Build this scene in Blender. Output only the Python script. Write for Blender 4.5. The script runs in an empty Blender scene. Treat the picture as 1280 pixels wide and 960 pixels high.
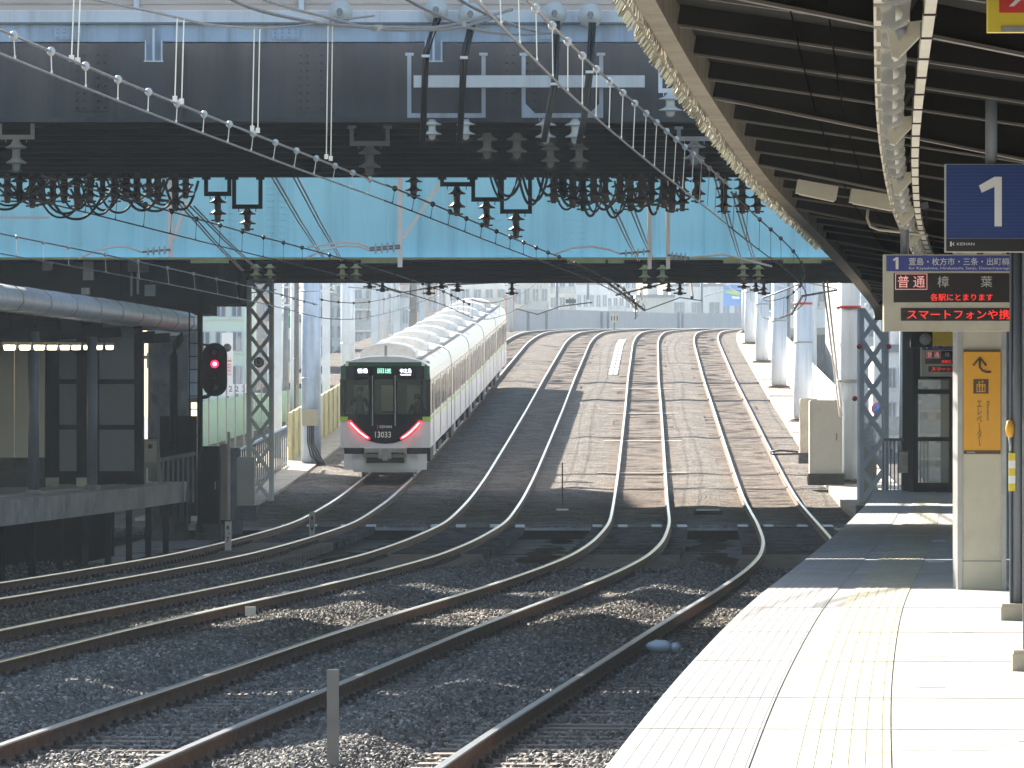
import bpy, math, random
import numpy as np
from mathutils import Vector, Matrix

random.seed(7); rng = np.random.default_rng(7)
S = bpy.context.scene; COL = S.collection
CZ = 2.6            # eye height over the rails; the platform is 1.1 above the rails
F = 7000.0          # focal length in photo pixels (1280 wide)

# ------------------------------------------------------------ camera, sky, sun, exposure
cam = bpy.data.cameras.new("camera"); camo = bpy.data.objects.new("camera", cam); COL.objects.link(camo)
camo.location = (0, 0, CZ); camo.rotation_euler = (math.radians(90), 0, 0)
cam.sensor_width = 36; cam.lens = 36*F/1280; cam.shift_y = 35/1280
cam.clip_start = 0.5; cam.clip_end = 6000
S.camera = camo
SUN_AZ, SUN_EL = 35.0, 31.0      # degrees left of the view direction, elevation
w = bpy.data.worlds.new("World"); S.world = w; w.use_nodes = True
nt = w.node_tree; bg = nt.nodes["Background"]
sky = nt.nodes.new("ShaderNodeTexSky"); sky.sky_type = 'NISHITA'; sky.sun_disc = False
sky.sun_elevation = math.radians(SUN_EL); sky.sun_rotation = math.radians(-SUN_AZ)
sky.air_density = 1.3; sky.dust_density = .8
nt.links.new(sky.outputs[0], bg.inputs[0]); bg.inputs[1].default_value = 0.065
sl = bpy.data.lights.new("sun", 'SUN'); sl.energy = 5.0; sl.angle = math.radians(0.5); sl.color = (1, .92, .80)
so = bpy.data.objects.new("sun", sl); COL.objects.link(so); so.location = (-40, 60, 60)
a, e = math.radians(SUN_AZ), math.radians(SUN_EL)
sdir = Vector((-math.sin(a)*math.cos(e), math.cos(a)*math.cos(e), math.sin(e)))
so.rotation_euler = sdir.to_track_quat('Z', 'Y').to_euler()
S.view_settings.view_transform = 'Standard'; S.view_settings.look = 'None'
S.view_settings.exposure = 2.0; S.view_settings.gamma = 1
S.cycles.max_bounces = 6; S.cycles.diffuse_bounces = 3; S.cycles.glossy_bounces = 3
S.cycles.transmission_bounces = 4; S.cycles.transparent_max_bounces = 8; S.cycles.volume_bounces = 0
S.cycles.sample_clamp_indirect = 4

# ------------------------------------------------------------ alignment of the line
def smooth(pts, sig, lo=-20, hi=640, d=1.0):
    ys = np.arange(lo, hi, d); a_ = np.array(pts, float)
    v = np.interp(ys, a_[:, 0], a_[:, 1])
    s0 = (a_[1, 1]-a_[0, 1])/(a_[1, 0]-a_[0, 0]); s1 = (a_[-1, 1]-a_[-2, 1])/(a_[-1, 0]-a_[-2, 0])
    v = np.where(ys < a_[0, 0], a_[0, 1]+s0*(ys-a_[0, 0]), v); v = np.where(ys > a_[-1, 0], a_[-1, 1]+s1*(ys-a_[-1, 0]), v)
    k = np.arange(-int(3*sig), int(3*sig)+1); g = np.exp(-k*k/(2*sig*sig)); g /= g.sum()
    n = len(k)//2; vp = np.concatenate([v[0]-(v[1]-v[0])*np.arange(n, 0, -1), v, v[-1]+(v[-1]-v[-2])*np.arange(1, n+1)])
    return ys, np.convolve(vp, g, 'valid')
XS, XV = smooth([(20, -4.95), (30, -4.3), (44, -3.26), (52.4, -2.52), (62.8, -1.63), (72.8, -.80), (82, -.07), (95.5, 1.0), (108, 1.85), (121, 2.52),
                 (140, 3.2), (159, 3.65), (175, 4.05), (205, 4.78), (233, 5.46), (273, 6.4), (338, 8.05), (355, 8.6), (370, 9.3), (385, 10.5), (400, 12.4), (420, 16.2), (440, 21.5), (470, 31), (500, 42), (560, 70)], 4)
ZS, ZV = smooth([(0, 0), (68, 0), (85, -.1), (110, -.19), (135, -.17), (142, -.14), (159, .13), (175, .6), (205, 1.68), (233, 2.72), (273, 4.25), (338, 6.8), (370, 7.9), (400, 8.57), (440, 9.2), (500, 10.1), (560, 11)], 4)
def cx(Y): return float(np.interp(Y, XS, XV))
def zr(Y): return float(np.interp(Y, XS, ZV))
def hd(Y): return (cx(Y+1)-cx(Y-1))/2
def U(u, Y, dz=0.0, ab=None):
    h = hd(Y); n = math.hypot(1, h)
    return Vector((cx(Y)+u/n, Y-u*h/n, (zr(Y) if ab is None else ab)+dz))
def P(px, py, Y): return Vector(((px-640)*Y/F, Y, CZ+(515-py)*Y/F))
T = {1: -7.88, 2: -4.1, 3: 0.0, 4: 3.68}
PE = 5.1            # platform edge offset
PZ = 1.1
ORD = "first second third fourth fifth sixth seventh eighth ninth tenth eleventh twelfth thirteenth fourteenth fifteenth sixteenth seventeenth eighteenth nineteenth twentieth".split()

# ------------------------------------------------------------ materials
M = {}
def mat(name, col, rough=.6, metal=0., var=.12, scale=3., bump=0., bscale=30., emis=0., alpha=None, spec=.5, dirt=None, dscale=1.2, streak=False):
    m = bpy.data.materials.new(name); m.use_nodes = True; t = m.node_tree; b = t.nodes["Principled BSDF"]; L = t.links
    b.inputs["Roughness"].default_value = rough; b.inputs["Metallic"].default_value = metal
    b.inputs["Specular IOR Level"].default_value = spec
    tc = t.nodes.new("ShaderNodeTexCoord")
    nz = t.nodes.new("ShaderNodeTexNoise"); nz.inputs["Scale"].default_value = scale; nz.inputs["Detail"].default_value = 6
    L.new(tc.outputs["Object"], nz.inputs["Vector"])
    rp = t.nodes.new("ShaderNodeValToRGB"); rp.color_ramp.elements[0].position = .3; rp.color_ramp.elements[1].position = .7
    c0 = [max(0, c*(1-var)) for c in col]; c1 = [min(1, c*(1+var)) for c in col]
    rp.color_ramp.elements[0].color = (*c0, 1); rp.color_ramp.elements[1].color = (*c1, 1)
    L.new(nz.outputs[0], rp.inputs[0]); out = rp.outputs[0]
    if dirt:
        n2 = t.nodes.new("ShaderNodeTexNoise"); n2.inputs["Scale"].default_value = dscale; n2.inputs["Detail"].default_value = 9; n2.inputs["Roughness"].default_value = .7
        mp = t.nodes.new("ShaderNodeMapping"); mp.inputs["Scale"].default_value = (1, 1, .06 if streak else 1); L.new(tc.outputs["Object"], mp.inputs[0]); L.new(mp.outputs[0], n2.inputs["Vector"])
        r2 = t.nodes.new("ShaderNodeValToRGB"); r2.color_ramp.elements[0].position = .48; r2.color_ramp.elements[1].position = .68
        L.new(n2.outputs[0], r2.inputs[0])
        mx = t.nodes.new("ShaderNodeMixRGB"); L.new(r2.outputs[0], mx.inputs[0]); L.new(out, mx.inputs[1]); mx.inputs[2].default_value = (*dirt, 1); out = mx.outputs[0]
    L.new(out, b.inputs["Base Color"])
    if bump:
        nb = t.nodes.new("ShaderNodeTexNoise"); nb.inputs["Scale"].default_value = bscale; nb.inputs["Detail"].default_value = 5
        L.new(tc.outputs["Object"], nb.inputs["Vector"])
        bp = t.nodes.new("ShaderNodeBump"); bp.inputs["Strength"].default_value = bump; bp.inputs["Distance"].default_value = .02
        L.new(nb.outputs[0], bp.inputs["Height"]); L.new(bp.outputs[0], b.inputs["Normal"])
    if emis:
        b.inputs["Emission Color"].default_value = (*col, 1); b.inputs["Emission Strength"].default_value = emis
    if alpha is not None: b.inputs["Alpha"].default_value = alpha
    M[name] = m; return m

mat("rail_top", (.85, .86, .88), .3, 1, .1, 8)
mat("rail_side", (.13, .065, .035), .8, 0, .35, 6, bump=.3)
mat("sleeper", (.24, .20, .165), .85, 0, .3, 3, bump=.4)
mat("clip", (.03, .025, .022), .7)
mat("concrete", (.36, .345, .32), .85, 0, .15, 2, bump=.3, dirt=(.2, .185, .17))
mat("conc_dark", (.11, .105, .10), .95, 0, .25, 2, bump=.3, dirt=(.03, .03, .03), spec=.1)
mat("deck", (.10, .098, .10), .95, 0, .4, 2, bump=.3, dirt=(.012, .011, .010), dscale=2.2, spec=.05)
mat("conc_cream", (.50, .44, .36), .85, 0, .12, 1.5, bump=.2, dirt=(.33, .27, .21))
mat("plat_gray", (.46, .46, .46), .42, 0, .10, 1.2, bump=.1, dirt=(.34, .34, .33), dscale=2)
mat("plat_edge", (.42, .42, .42), .45, 0, .10, 2, dirt=(.31, .31, .31))
mat("tactile", (.50, .485, .39), .5, 0, .18, 4, dirt=(.40, .37, .25), dscale=3)
mat("white_line", (.78, .78, .76), .5, 0, .06, 5)
mat("bluegirder", (.46, .82, .89), .45, 0, .06, .5, dirt=(.34, .64, .70), dscale=1.6, streak=True)
mat("lightblue", (.40, .52, .70), .5, 0, .10, 1.5, dirt=(.24, .28, .34), dscale=3, streak=True)
mat("mastpale", (.62, .68, .74), .5, 0, .08, 2, dirt=(.5, .54, .58), streak=True)
mat("frameblue", (.30, .37, .47), .6, 0, .1, 2, dirt=(.2, .21, .23), dscale=4, streak=True)
mat("paleblue", (.66, .72, .80), .45, 0, .06, 1, dirt=(.5, .53, .58), dscale=3, streak=True)
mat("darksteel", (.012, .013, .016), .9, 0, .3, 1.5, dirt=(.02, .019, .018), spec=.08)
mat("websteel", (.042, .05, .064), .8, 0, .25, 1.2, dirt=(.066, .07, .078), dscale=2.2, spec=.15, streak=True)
mat("black", (.008, .008, .009), .8, 0, .2, 3, spec=.1)
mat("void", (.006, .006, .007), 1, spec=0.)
mat("blackrubber", (.012, .012, .014), .35)
mat("insul_dark", (.05, .035, .03), .25, 0, .2, 5)
mat("insul_white", (.55, .58, .60), .25, 0, .1, 5)
mat("olive", (.28, .27, .12), .55, 0, .2, 4)
mat("galv", (.42, .43, .44), .42, .55, .15, 5, dirt=(.3, .29, .28))
mat("postmetal", (.20, .195, .19), .5, .3, .15, 5)
mat("graypaint", (.22, .24, .26), .5, 0, .1, 3)
mat("postgray", (.13, .145, .17), .4, 0, .1, 3)
mat("wire", (.62, .62, .64), .3, .8, .1, 5)
mat("wiredark", (.05, .04, .035), .5, .3)
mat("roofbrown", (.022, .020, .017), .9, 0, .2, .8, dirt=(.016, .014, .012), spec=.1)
mat("rafter", (.13, .115, .095), .55, 0, .15, 2, dirt=(.12, .10, .08))
mat("gutter", (.26, .215, .15), .6, 0, .2, 2, bump=.3, dirt=(.14, .11, .07), dscale=4)
mat("spike", (.55, .50, .38), .3, .6)
mat("cream", (.56, .52, .42), .5, 0, .08, 3, dirt=(.46, .42, .33))
mat("creamwall", (.58, .56, .44), .7, 0, .08, 1)
mat("white", (.78, .78, .78), .4, 0, .04, 2)
mat("offwhite", (.68, .68, .66), .5, 0, .07, 1.2, dirt=(.58, .57, .55))
mat("lampglass", (.75, .75, .72), .12, .5)
mat("tube", (.85, .84, .78), .3)
mat("leftlamp", (1, .93, .72), .5, emis=4.5)
mat("tubedim", (1, .97, .85), .5, emis=1.5)
mat("signblue", (.012, .05, .20), .45, 0, .05, 8)
mat("signnavy", (.05, .07, .30), .5, 0, .05)
mat("signblack", (.02, .018, .016), .5)
mat("ledbg", (.018, .012, .010), .5)
mat("ledred", (1, .04, .03), .5, emis=.22)
mat("ledgray", (.55, .55, .50), .5)
mat("ledpink", (1, .45, .42), .5, emis=.1)
mat("orange", (.76, .36, .02), .5, 0, .04)
mat("brown", (.09, .05, .03), .5)
mat("yellow", (.72, .55, .04), .5, 0, .05)
mat("red", (.60, .04, .03), .5)
mat("redsignal", (1, .004, .02), .5, emis=5)
mat("redcore", (1, .36, .36), .5, emis=2.2)
mat("green", (.03, .28, .15), .5)
mat("limegreen", (.28, .55, .08), .4)
mat("traingreen", (.025, .085, .06), .25, 0, .08)
mat("trainwhite", (.56, .61, .69), .28, 0, .03, 1, dirt=(.55, .57, .6), dscale=2, streak=True)
mat("trainmask", (.006, .006, .008), .12)
mat("traingray", (.28, .29, .30), .5, 0, .1)
mat("trainroof", (.66, .65, .62), .6, 0, .08, 1.5)
mat("acwhite", (.74, .74, .74), .45, 0, .03, dirt=(.6, .58, .55), dscale=2)
mat("traintan", (.30, .29, .24), .2, .2, .2, .6)
mat("cabwall", (.20, .24, .18), .6)
mat("traillight", (1, .006, .02), .4, emis=1.6)
mat("destwhite", (.72, .75, 1), .4, emis=2.2)
mat("destgreen", (.3, .75, .55), .4, emis=.7)
mat("underframe", (.03, .03, .032), .7, 0, .3)
mat("uniform", (.012, .014, .02), .8)
mat("skin", (.45, .28, .2), .6)
mat("hair", (.02, .015, .012), .7)
mat("beigebox", (.33, .31, .24), .6, 0, .08, 2)
mat("fenceblue", (.16, .19, .23), .5)
mat("creamfence", (.52, .47, .27), .6, 0, .15, 2, dirt=(.38, .36, .17))
mat("greenfence", (.16, .34, .33), .6)
mat("asphalt", (.10, .10, .10), .9, 0, .2, 2)
mat("plastic", (.65, .70, .80), .25)
mat("bldwhite", (.82, .82, .82), .7, 0, .05, .3, dirt=(.62, .60, .57), dscale=.6, streak=True)
mat("bldcream", (.76, .72, .62), .7, 0, .05, .3, dirt=(.62, .58, .5), dscale=.5, streak=True)
mat("bldpeach", (.66, .52, .42), .7, 0, .05, .3)
mat("bldgreen", (.55, .68, .64), .7, 0, .05, .3)
mat("bldgray", (.64, .67, .70), .7, 0, .06, .3, dirt=(.5, .52, .54), dscale=.5, streak=True)
mat("bldpink", (.62, .38, .30), .7, 0, .06, .3)
mat("roofgray", (.30, .30, .32), .8)
mat("winframe", (.45, .47, .5), .5)
mat("billboard", (.05, .22, .62), .4)
mat("barrier", (.46, .48, .53), .7, 0, .08, .5, dirt=(.40, .42, .46), dscale=1, streak=True)
mat("siding", (.56, .55, .57), .5, 0, .08, .5)
mat("sidingpeach", (.60, .50, .46), .5, 0, .08, .5)
mat("leaf", (.05, .09, .03), .7, 0, .3)
def glass(name, col, alpha, rough=.06):
    m = mat(name, col, rough, 0, .05, 2, alpha=alpha, spec=.8); return m
glass("glassdark", (.08, .12, .16), 1, .3); glass("glassclear", (.32, .36, .33), .45)
glass("cabglass", (.10, .14, .12), .35); glass("sideglass", (.16, .15, .11), .88, .1); glass("winglass", (.16, .20, .26), 1)

def ground_mat():
    m = bpy.data.materials.new("ballast_ground"); m.use_nodes = True; t = m.node_tree; b = t.nodes["Principled BSDF"]; L = t.links; N = t.nodes.new
    b.inputs["Roughness"].default_value = 1; b.inputs["Specular IOR Level"].default_value = .02
    g = N("ShaderNodeNewGeometry")
    vo = N("ShaderNodeTexVoronoi"); vo.inputs["Scale"].default_value = 17; L.new(g.outputs["Position"], vo.inputs["Vector"])
    bw = N("ShaderNodeSeparateColor"); L.new(vo.outputs["Color"], bw.inputs[0])
    rp = N("ShaderNodeValToRGB"); cr = rp.color_ramp
    cr.elements[0].position = 0; cr.elements[0].color = (.085, .077, .07, 1); cr.elements[1].position = 1; cr.elements[1].color = (.30, .285, .26, 1)
    e1 = cr.elements.new(.45); e1.color = (.155, .143, .128, 1); L.new(bw.outputs[0], rp.inputs[0])
    # rusty, brake-dust brown band inside each track; attribute painted on the mesh
    at = N("ShaderNodeAttribute"); at.attribute_name = "rust"
    mx = N("ShaderNodeMixRGB"); L.new(at.outputs["Fac"], mx.inputs[0]); L.new(rp.outputs[0], mx.inputs[1])
    nz = N("ShaderNodeTexNoise"); nz.inputs["Scale"].default_value = 6; nz.inputs["Detail"].default_value = 8; L.new(g.outputs["Position"], nz.inputs["Vector"])
    r2 = N("ShaderNodeValToRGB"); r2.color_ramp.elements[0].position = .3; r2.color_ramp.elements[1].position = .7
    r2.color_ramp.elements[0].color = (.105, .083, .068, 1); r2.color_ramp.elements[1].color = (.225, .19, .165, 1); L.new(nz.outputs[0], r2.inputs[0]); L.new(r2.outputs[0], mx.inputs[2])
    a2 = N("ShaderNodeAttribute"); a2.attribute_name = "wet_shade"  # dark zone mask: damp ground with the overpass shade painted in
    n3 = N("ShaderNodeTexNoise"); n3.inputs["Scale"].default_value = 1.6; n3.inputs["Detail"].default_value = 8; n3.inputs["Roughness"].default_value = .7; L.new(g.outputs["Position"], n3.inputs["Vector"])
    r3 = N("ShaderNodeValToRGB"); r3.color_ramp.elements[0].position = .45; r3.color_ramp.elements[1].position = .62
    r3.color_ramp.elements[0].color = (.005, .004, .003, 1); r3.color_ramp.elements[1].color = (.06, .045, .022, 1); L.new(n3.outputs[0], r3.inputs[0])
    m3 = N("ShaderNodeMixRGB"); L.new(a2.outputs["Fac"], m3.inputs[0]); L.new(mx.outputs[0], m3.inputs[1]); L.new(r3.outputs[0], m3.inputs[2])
    n4 = N("ShaderNodeTexNoise"); n4.inputs["Scale"].default_value = .9; n4.inputs["Detail"].default_value = 10; n4.inputs["Roughness"].default_value = .72; L.new(g.outputs["Position"], n4.inputs["Vector"])
    r4 = N("ShaderNodeValToRGB"); r4.color_ramp.elements[0].position = .35; r4.color_ramp.elements[1].position = .7
    r4.color_ramp.elements[0].color = (.55, .53, .52, 1); r4.color_ramp.elements[1].color = (1.15, 1.13, 1.1, 1); L.new(n4.outputs[0], r4.inputs[0])
    m4 = N("ShaderNodeMixRGB"); m4.blend_type = 'MULTIPLY'; m4.inputs[0].default_value = 1; L.new(m3.outputs[0], m4.inputs[1]); L.new(r4.outputs[0], m4.inputs[2])
    a5 = N("ShaderNodeAttribute"); a5.attribute_name = "slope_light"; m5 = N("ShaderNodeMixRGB"); m5.blend_type = 'MULTIPLY'; m5.inputs[2].default_value = (1.62, 1.68, 1.76, 1); L.new(a5.outputs["Fac"], m5.inputs[0]); L.new(m4.outputs[0], m5.inputs[1])  # slope ballast lightened in colour to stand in for stronger skylight
    L.new(m5.outputs[0], b.inputs["Base Color"])
    bp = N("ShaderNodeBump"); bp.inputs["Strength"].default_value = 1; bp.inputs["Distance"].default_value = .09
    inv = N("ShaderNodeMath"); inv.operation = 'SUBTRACT'; inv.inputs[0].default_value = 1; L.new(vo.outputs["Distance"], inv.inputs[1])
    L.new(inv.outputs[0], bp.inputs["Height"]); L.new(bp.outputs[0], b.inputs["Normal"])
    M["ballast_ground"] = m
ground_mat()
def stone_mat():
    m = bpy.data.materials.new("stone"); m.use_nodes = True; t = m.node_tree; b = t.nodes["Principled BSDF"]; L = t.links; N = t.nodes.new
    b.inputs["Roughness"].default_value = .75
    oi = N("ShaderNodeObjectInfo"); at = N("ShaderNodeAttribute"); at.attribute_type = 'INSTANCER'; at.attribute_name = "shade"
    rp = N("ShaderNodeValToRGB"); cr = rp.color_ramp
    cr.elements[0].color = (.05, .046, .042, 1); cr.elements[1].color = (.40, .38, .35, 1); e1 = cr.elements.new(.5); e1.color = (.12, .11, .10, 1)
    e2 = cr.elements.new(.85); e2.color = (.20, .19, .175, 1)
    L.new(at.outputs["Fac"], rp.inputs[0]); L.new(rp.outputs[0], b.inputs["Base Color"]); M["stone"] = m
stone_mat()

# ------------------------------------------------------------ mesh builder
class MB:
    def __init__(s): s.v = []; s.f = []; s.m = []; s.mats = []; s.sm = []
    def mi(s, name):
        if name not in s.mats: s.mats.append(name)
        return s.mats.index(name)
    def add(s, vs, fs, m, sm=False):
        k = len(s.v); s.v += [tuple(v) for v in vs]; i = s.mi(m)
        for f in fs: s.f.append([k+j for j in f]); s.m.append(i); s.sm.append(sm)
        return s
    def box(s, c, d, m, rot=None):
        hx, hy, hz = d[0]/2, d[1]/2, d[2]/2
        vs = [Vector((x, y, z)) for x in (-hx, hx) for y in (-hy, hy) for z in (-hz, hz)]
        if rot is not None: vs = [rot @ v for v in vs]
        c = Vector(c); vs = [v+c for v in vs]
        return s.add(vs, [(0, 1, 3, 2), (4, 6, 7, 5), (0, 4, 5, 1), (2, 3, 7, 6), (0, 2, 6, 4), (1, 5, 7, 3)], m)
    def bb(s, x0, x1, y0, y1, z0, z1, m): return s.box(((x0+x1)/2, (y0+y1)/2, (z0+z1)/2), (abs(x1-x0), abs(y1-y0), abs(z1-z0)), m)
    def bar(s, p, q, w_, h_, m):
        p, q = Vector(p), Vector(q); d = q-p; L = d.length
        r = d.to_track_quat('Y', 'Z').to_matrix()
        return s.box((p+q)/2, (w_, L, h_), m, r)
    def tube(s, pts, r, m, n=6, caps=True):
        pts = [Vector(p) for p in pts]; vs = []; fs = []; N = len(pts)
        for i, p in enumerate(pts):
            d = (pts[min(i+1, N-1)]-pts[max(i-1, 0)]).normalized()
            up = Vector((0, 0, 1)) if abs(d.z) < .95 else Vector((1, 0, 0))
            a_ = d.cross(up).normalized(); b_ = a_.cross(d)
            rr = r[i] if isinstance(r, (list, tuple)) else r
            for k in range(n):
                t_ = 2*math.pi*k/n; vs.append(p+(a_*math.cos(t_)+b_*math.sin(t_))*rr)
        for i in range(N-1):
            for k in range(n): fs.append((i*n+k, i*n+(k+1) % n, (i+1)*n+(k+1) % n, (i+1)*n+k))
        if caps: fs.append(tuple(range(n-1, -1, -1))); fs.append(tuple((N-1)*n+k for k in range(n)))
        return s.add(vs, fs, m, n > 5)
    def lathe(s, prof, c, m, axis='Z', n=14, sm=True):
        c = Vector(c); vs = []; fs = []
        for r, h in prof:
            for k in range(n):
                t_ = 2*math.pi*k/n; x, y = r*math.cos(t_), r*math.sin(t_)
                v = {'Z': (x, y, h), 'Y': (x, h, y), 'X': (h, x, y)}[axis]; vs.append(c+Vector(v))
        for i in range(len(prof)-1):
            for k in range(n): fs.append((i*n+k, i*n+(k+1) % n, (i+1)*n+(k+1) % n, (i+1)*n+k))
        fs.append(tuple(range(n))); fs.append(tuple((len(prof)-1)*n+k for k in range(n)))
        return s.add(vs, fs, m, sm)
    def prism(s, pts, y0, y1, m):      # polygon in XZ extruded along Y
        n = len(pts); vs = [(x, y0, z) for x, z in pts]+[(x, y1, z) for x, z in pts]
        fs = [tuple(range(n)), tuple(range(2*n-1, n-1, -1))]+[(i, i+n, (i+1) % n+n, (i+1) % n) for i in range(n)]
        return s.add(vs, fs, m)
    def sweep(s, sec, path, m, closed=True, caps=True, mats=None, sm=False):   # sec: list of (u,z); path: list of callables result fn(u,z)->Vector
        n = len(sec); k0 = len(s.v)
        for fn in path: s.v += [tuple(fn(u, z)) for u, z in sec]
        idx = {}
        for i in range(len(path)-1):
            for j in range(n if closed else n-1):
                j2 = (j+1) % n; s.f.append([k0+i*n+j, k0+i*n+j2, k0+(i+1)*n+j2, k0+(i+1)*n+j]); s.m.append(s.mi(mats[j] if mats else m)); s.sm.append(sm)
        if caps and closed:
            s.f.append([k0+j for j in range(n)]); s.m.append(s.mi(m)); s.sm.append(False)
            s.f.append([k0+(len(path)-1)*n+j for j in range(n-1, -1, -1)]); s.m.append(s.mi(m)); s.sm.append(False)
        return s
    def mesh(s, name):
        me = bpy.data.meshes.new(name); me.from_pydata(s.v, [], s.f)
        for n_ in s.mats: me.materials.append(M[n_])
        me.polygons.foreach_set("material_index", s.m); me.polygons.foreach_set("use_smooth", s.sm)
        me.update()
        return me
    def build(s, name, parent=None, world=False, keep=False):
        if parent is not None and world:
            mi = parent.matrix_basis.inverted(); s.v = [tuple(mi @ Vector(v)) for v in s.v]
        loc = Vector((0, 0, 0))
        if parent is None and not keep:
            A = np.array(s.v); loc = Vector(((A[:, 0].min()+A[:, 0].max())/2, (A[:, 1].min()+A[:, 1].max())/2, A[:, 2].min()))
            s.v = [tuple(Vector(v)-loc) for v in s.v]
        o = bpy.data.objects.new(name, s.mesh(name)); o.location = loc; o.parent = parent; COL.objects.link(o)
        fix(o); return o
def fix(o):
    import bmesh
    bm = bmesh.new(); bm.from_mesh(o.data); bmesh.ops.recalc_face_normals(bm, faces=bm.faces); bm.to_mesh(o.data); bm.free()
def tag(o, label, cat, group=None):
    o["label"] = label; o["category"] = cat
    if group: o["group"] = group
    return o
def thing(name, label, cat, loc=(0, 0, 0), rz=0, group=None):
    o = bpy.data.objects.new(name, None); o.empty_display_size = .3; COL.objects.link(o)
    o.location = loc; o.rotation_euler = (0, 0, rz); o.matrix_basis = Matrix.Translation(loc) @ Matrix.Rotation(rz, 4, 'Z')
    return tag(o, label, cat, group)
def struct(o): o["kind"] = "structure"; return o
def dup(root, loc, rz=0, label=None):
    r = root.copy(); COL.objects.link(r); r.location = loc; r.rotation_euler = (0, 0, rz)
    if label: r["label"] = label
    for c in list(root.children):
        d = c.copy(); COL.objects.link(d); d.parent = r
        for g in list(c.children):
            k = g.copy(); COL.objects.link(k); k.parent = d
    return r
def text(name, body, h, m, parent, c, align='CENTER', ext=.002, w=None, vert=False, yaw=None, bold=0.0):
    cu = bpy.data.curves.new(name, 'FONT'); cu.body = body; cu.size = 1; cu.align_x = 'LEFT'; cu.resolution_u = 2; cu.extrude = 0; cu.offset = bold
    if vert: cu.space_line = .82
    tmp = bpy.data.objects.new("tmp", cu); COL.objects.link(tmp); bpy.context.view_layer.update()
    me = bpy.data.meshes.new_from_object(tmp.evaluated_get(bpy.context.evaluated_depsgraph_get()))
    bpy.data.objects.remove(tmp); bpy.data.curves.remove(cu)
    A = np.array([v.co[:] for v in me.vertices]); x0, x1, y0, y1 = A[:, 0].min(), A[:, 0].max(), A[:, 1].min(), A[:, 1].max()
    sz = h/(y1-y0); sx = sz if w is None else w/(x1-x0)
    ax = (x0+x1)/2 if align == 'CENTER' else x0
    for v in me.vertices: v.co = Vector(((v.co.x-ax)*sx, -ext*(1+0), (v.co.y-(y0+y1)/2)*sz))
    me.materials.clear(); me.materials.append(M[m]); me.name = name
    o = bpy.data.objects.new(name, me); COL.objects.link(o); o.parent = parent; o.location = c
    return o
def rows(y0, y1, d):
    n = max(1, int(round((y1-y0)/d))); return [y0+(y1-y0)*i/n for i in range(n+1)]
def catn(p, q, sag, n=12): 
    p, q = Vector(p), Vector(q); return [p.lerp(q, i/n)-Vector((0, 0, sag*4*(i/n)*(1-i/n))) for i in range(n+1)]
# ============================================================ GROUND
def bump_between(u, Y=0):
    b = 0; k_ = .13 if Y < 125 else .035
    for c0 in (-10.3, -6.05, -2.05, 1.84): b += k_*math.exp(-((u-c0)/.42)**2)
    return b
def inside(u): return min(abs(u-t) for t in T.values())
from mathutils import noise as mnoise
def ballast_z(u, Y):
    d = inside(u)
    z = zr(Y)-.178 + bump_between(u, Y) + (-.008 if d < .6 else .0)
    z += .035*mnoise.noise(Vector((u*1.3, Y*.9, 0))) + (.10 if Y < 125 else .03)*mnoise.noise(Vector((u*.5, Y*.12, 5)))*(1 if d > 1.1 else .15)
    if u > 5.6 and Y < 110: z -= .1
    w0 = min(1, max(0, (Y-104)/13)); w0 = w0*w0*(3-2*w0)
    if Y > 141.6: w0 = 0
    z -= .34*w0*(1 if d > .0 else 1)
    return z
def lin(a_, b_, n): return [a_+(b_-a_)*i/n for i in range(n)]
Ys = lin(36, 52, 160)+lin(52, 80, 160)+lin(80, 112, 100)+lin(112, 141.6, 60)+[141.6, 141.62]+lin(143, 230, 130)+lin(230, 420, 150)+lin(420, 560, 60)+[560]
us = sorted(set([round(-18+i*.8, 3) for i in range(9)]+[round(-11.6+i*.15, 3) for i in range(124)]))
mb = MB(); W = len(us); rust = []; wet_shade = []
for Y in Ys:
    for u in us:
        p = U(u, Y); mb.v.append((p.x, p.y, ballast_z(u, Y)))
        d = inside(u); r = max(0, min(1, (1.45-d+.2*mnoise.noise(Vector((u, Y*.5, 3))))/.6))
        rust.append(r*(.7 if Y < 105 else .5)+(.30 if Y > 141 else .06)); 
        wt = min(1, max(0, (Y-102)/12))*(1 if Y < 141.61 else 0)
        wet_shade.append(wt)
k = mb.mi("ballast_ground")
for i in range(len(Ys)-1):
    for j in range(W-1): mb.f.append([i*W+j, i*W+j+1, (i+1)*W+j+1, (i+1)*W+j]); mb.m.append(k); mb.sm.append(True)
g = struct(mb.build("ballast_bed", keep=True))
for nm, arr in (("rust", rust), ("wet_shade", wet_shade), ("slope_light", [1.0 if Y > 141.6 else 0.0 for Y in Ys for u in us])):
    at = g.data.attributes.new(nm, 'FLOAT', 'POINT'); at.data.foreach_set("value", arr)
# the town around, one sheet to the horizon
mb = MB(); mb.add([(-2500, -200, -1.4), (2500, -200, -1.4), (2500, 4500, -1.4), (-2500, 4500, -1.4)], [(0, 1, 2, 3)], "asphalt"); struct(mb.build("ground", keep=True))
# embankment under the climbing line
mb = MB()
sec = [(-12.6, -.5), (-12.6, -16), (9.2, -16), (9.2, -.5)]
mb.sweep(sec, [(lambda u, z, Y=Y: Vector((U(u, Y).x, U(u, Y).y, max(-1.45, zr(Y)+z) if z > -5 else -1.45))) for Y in rows(110, 560, 6)], "conc_dark")
struct(mb.build("embankment", keep=True))

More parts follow.
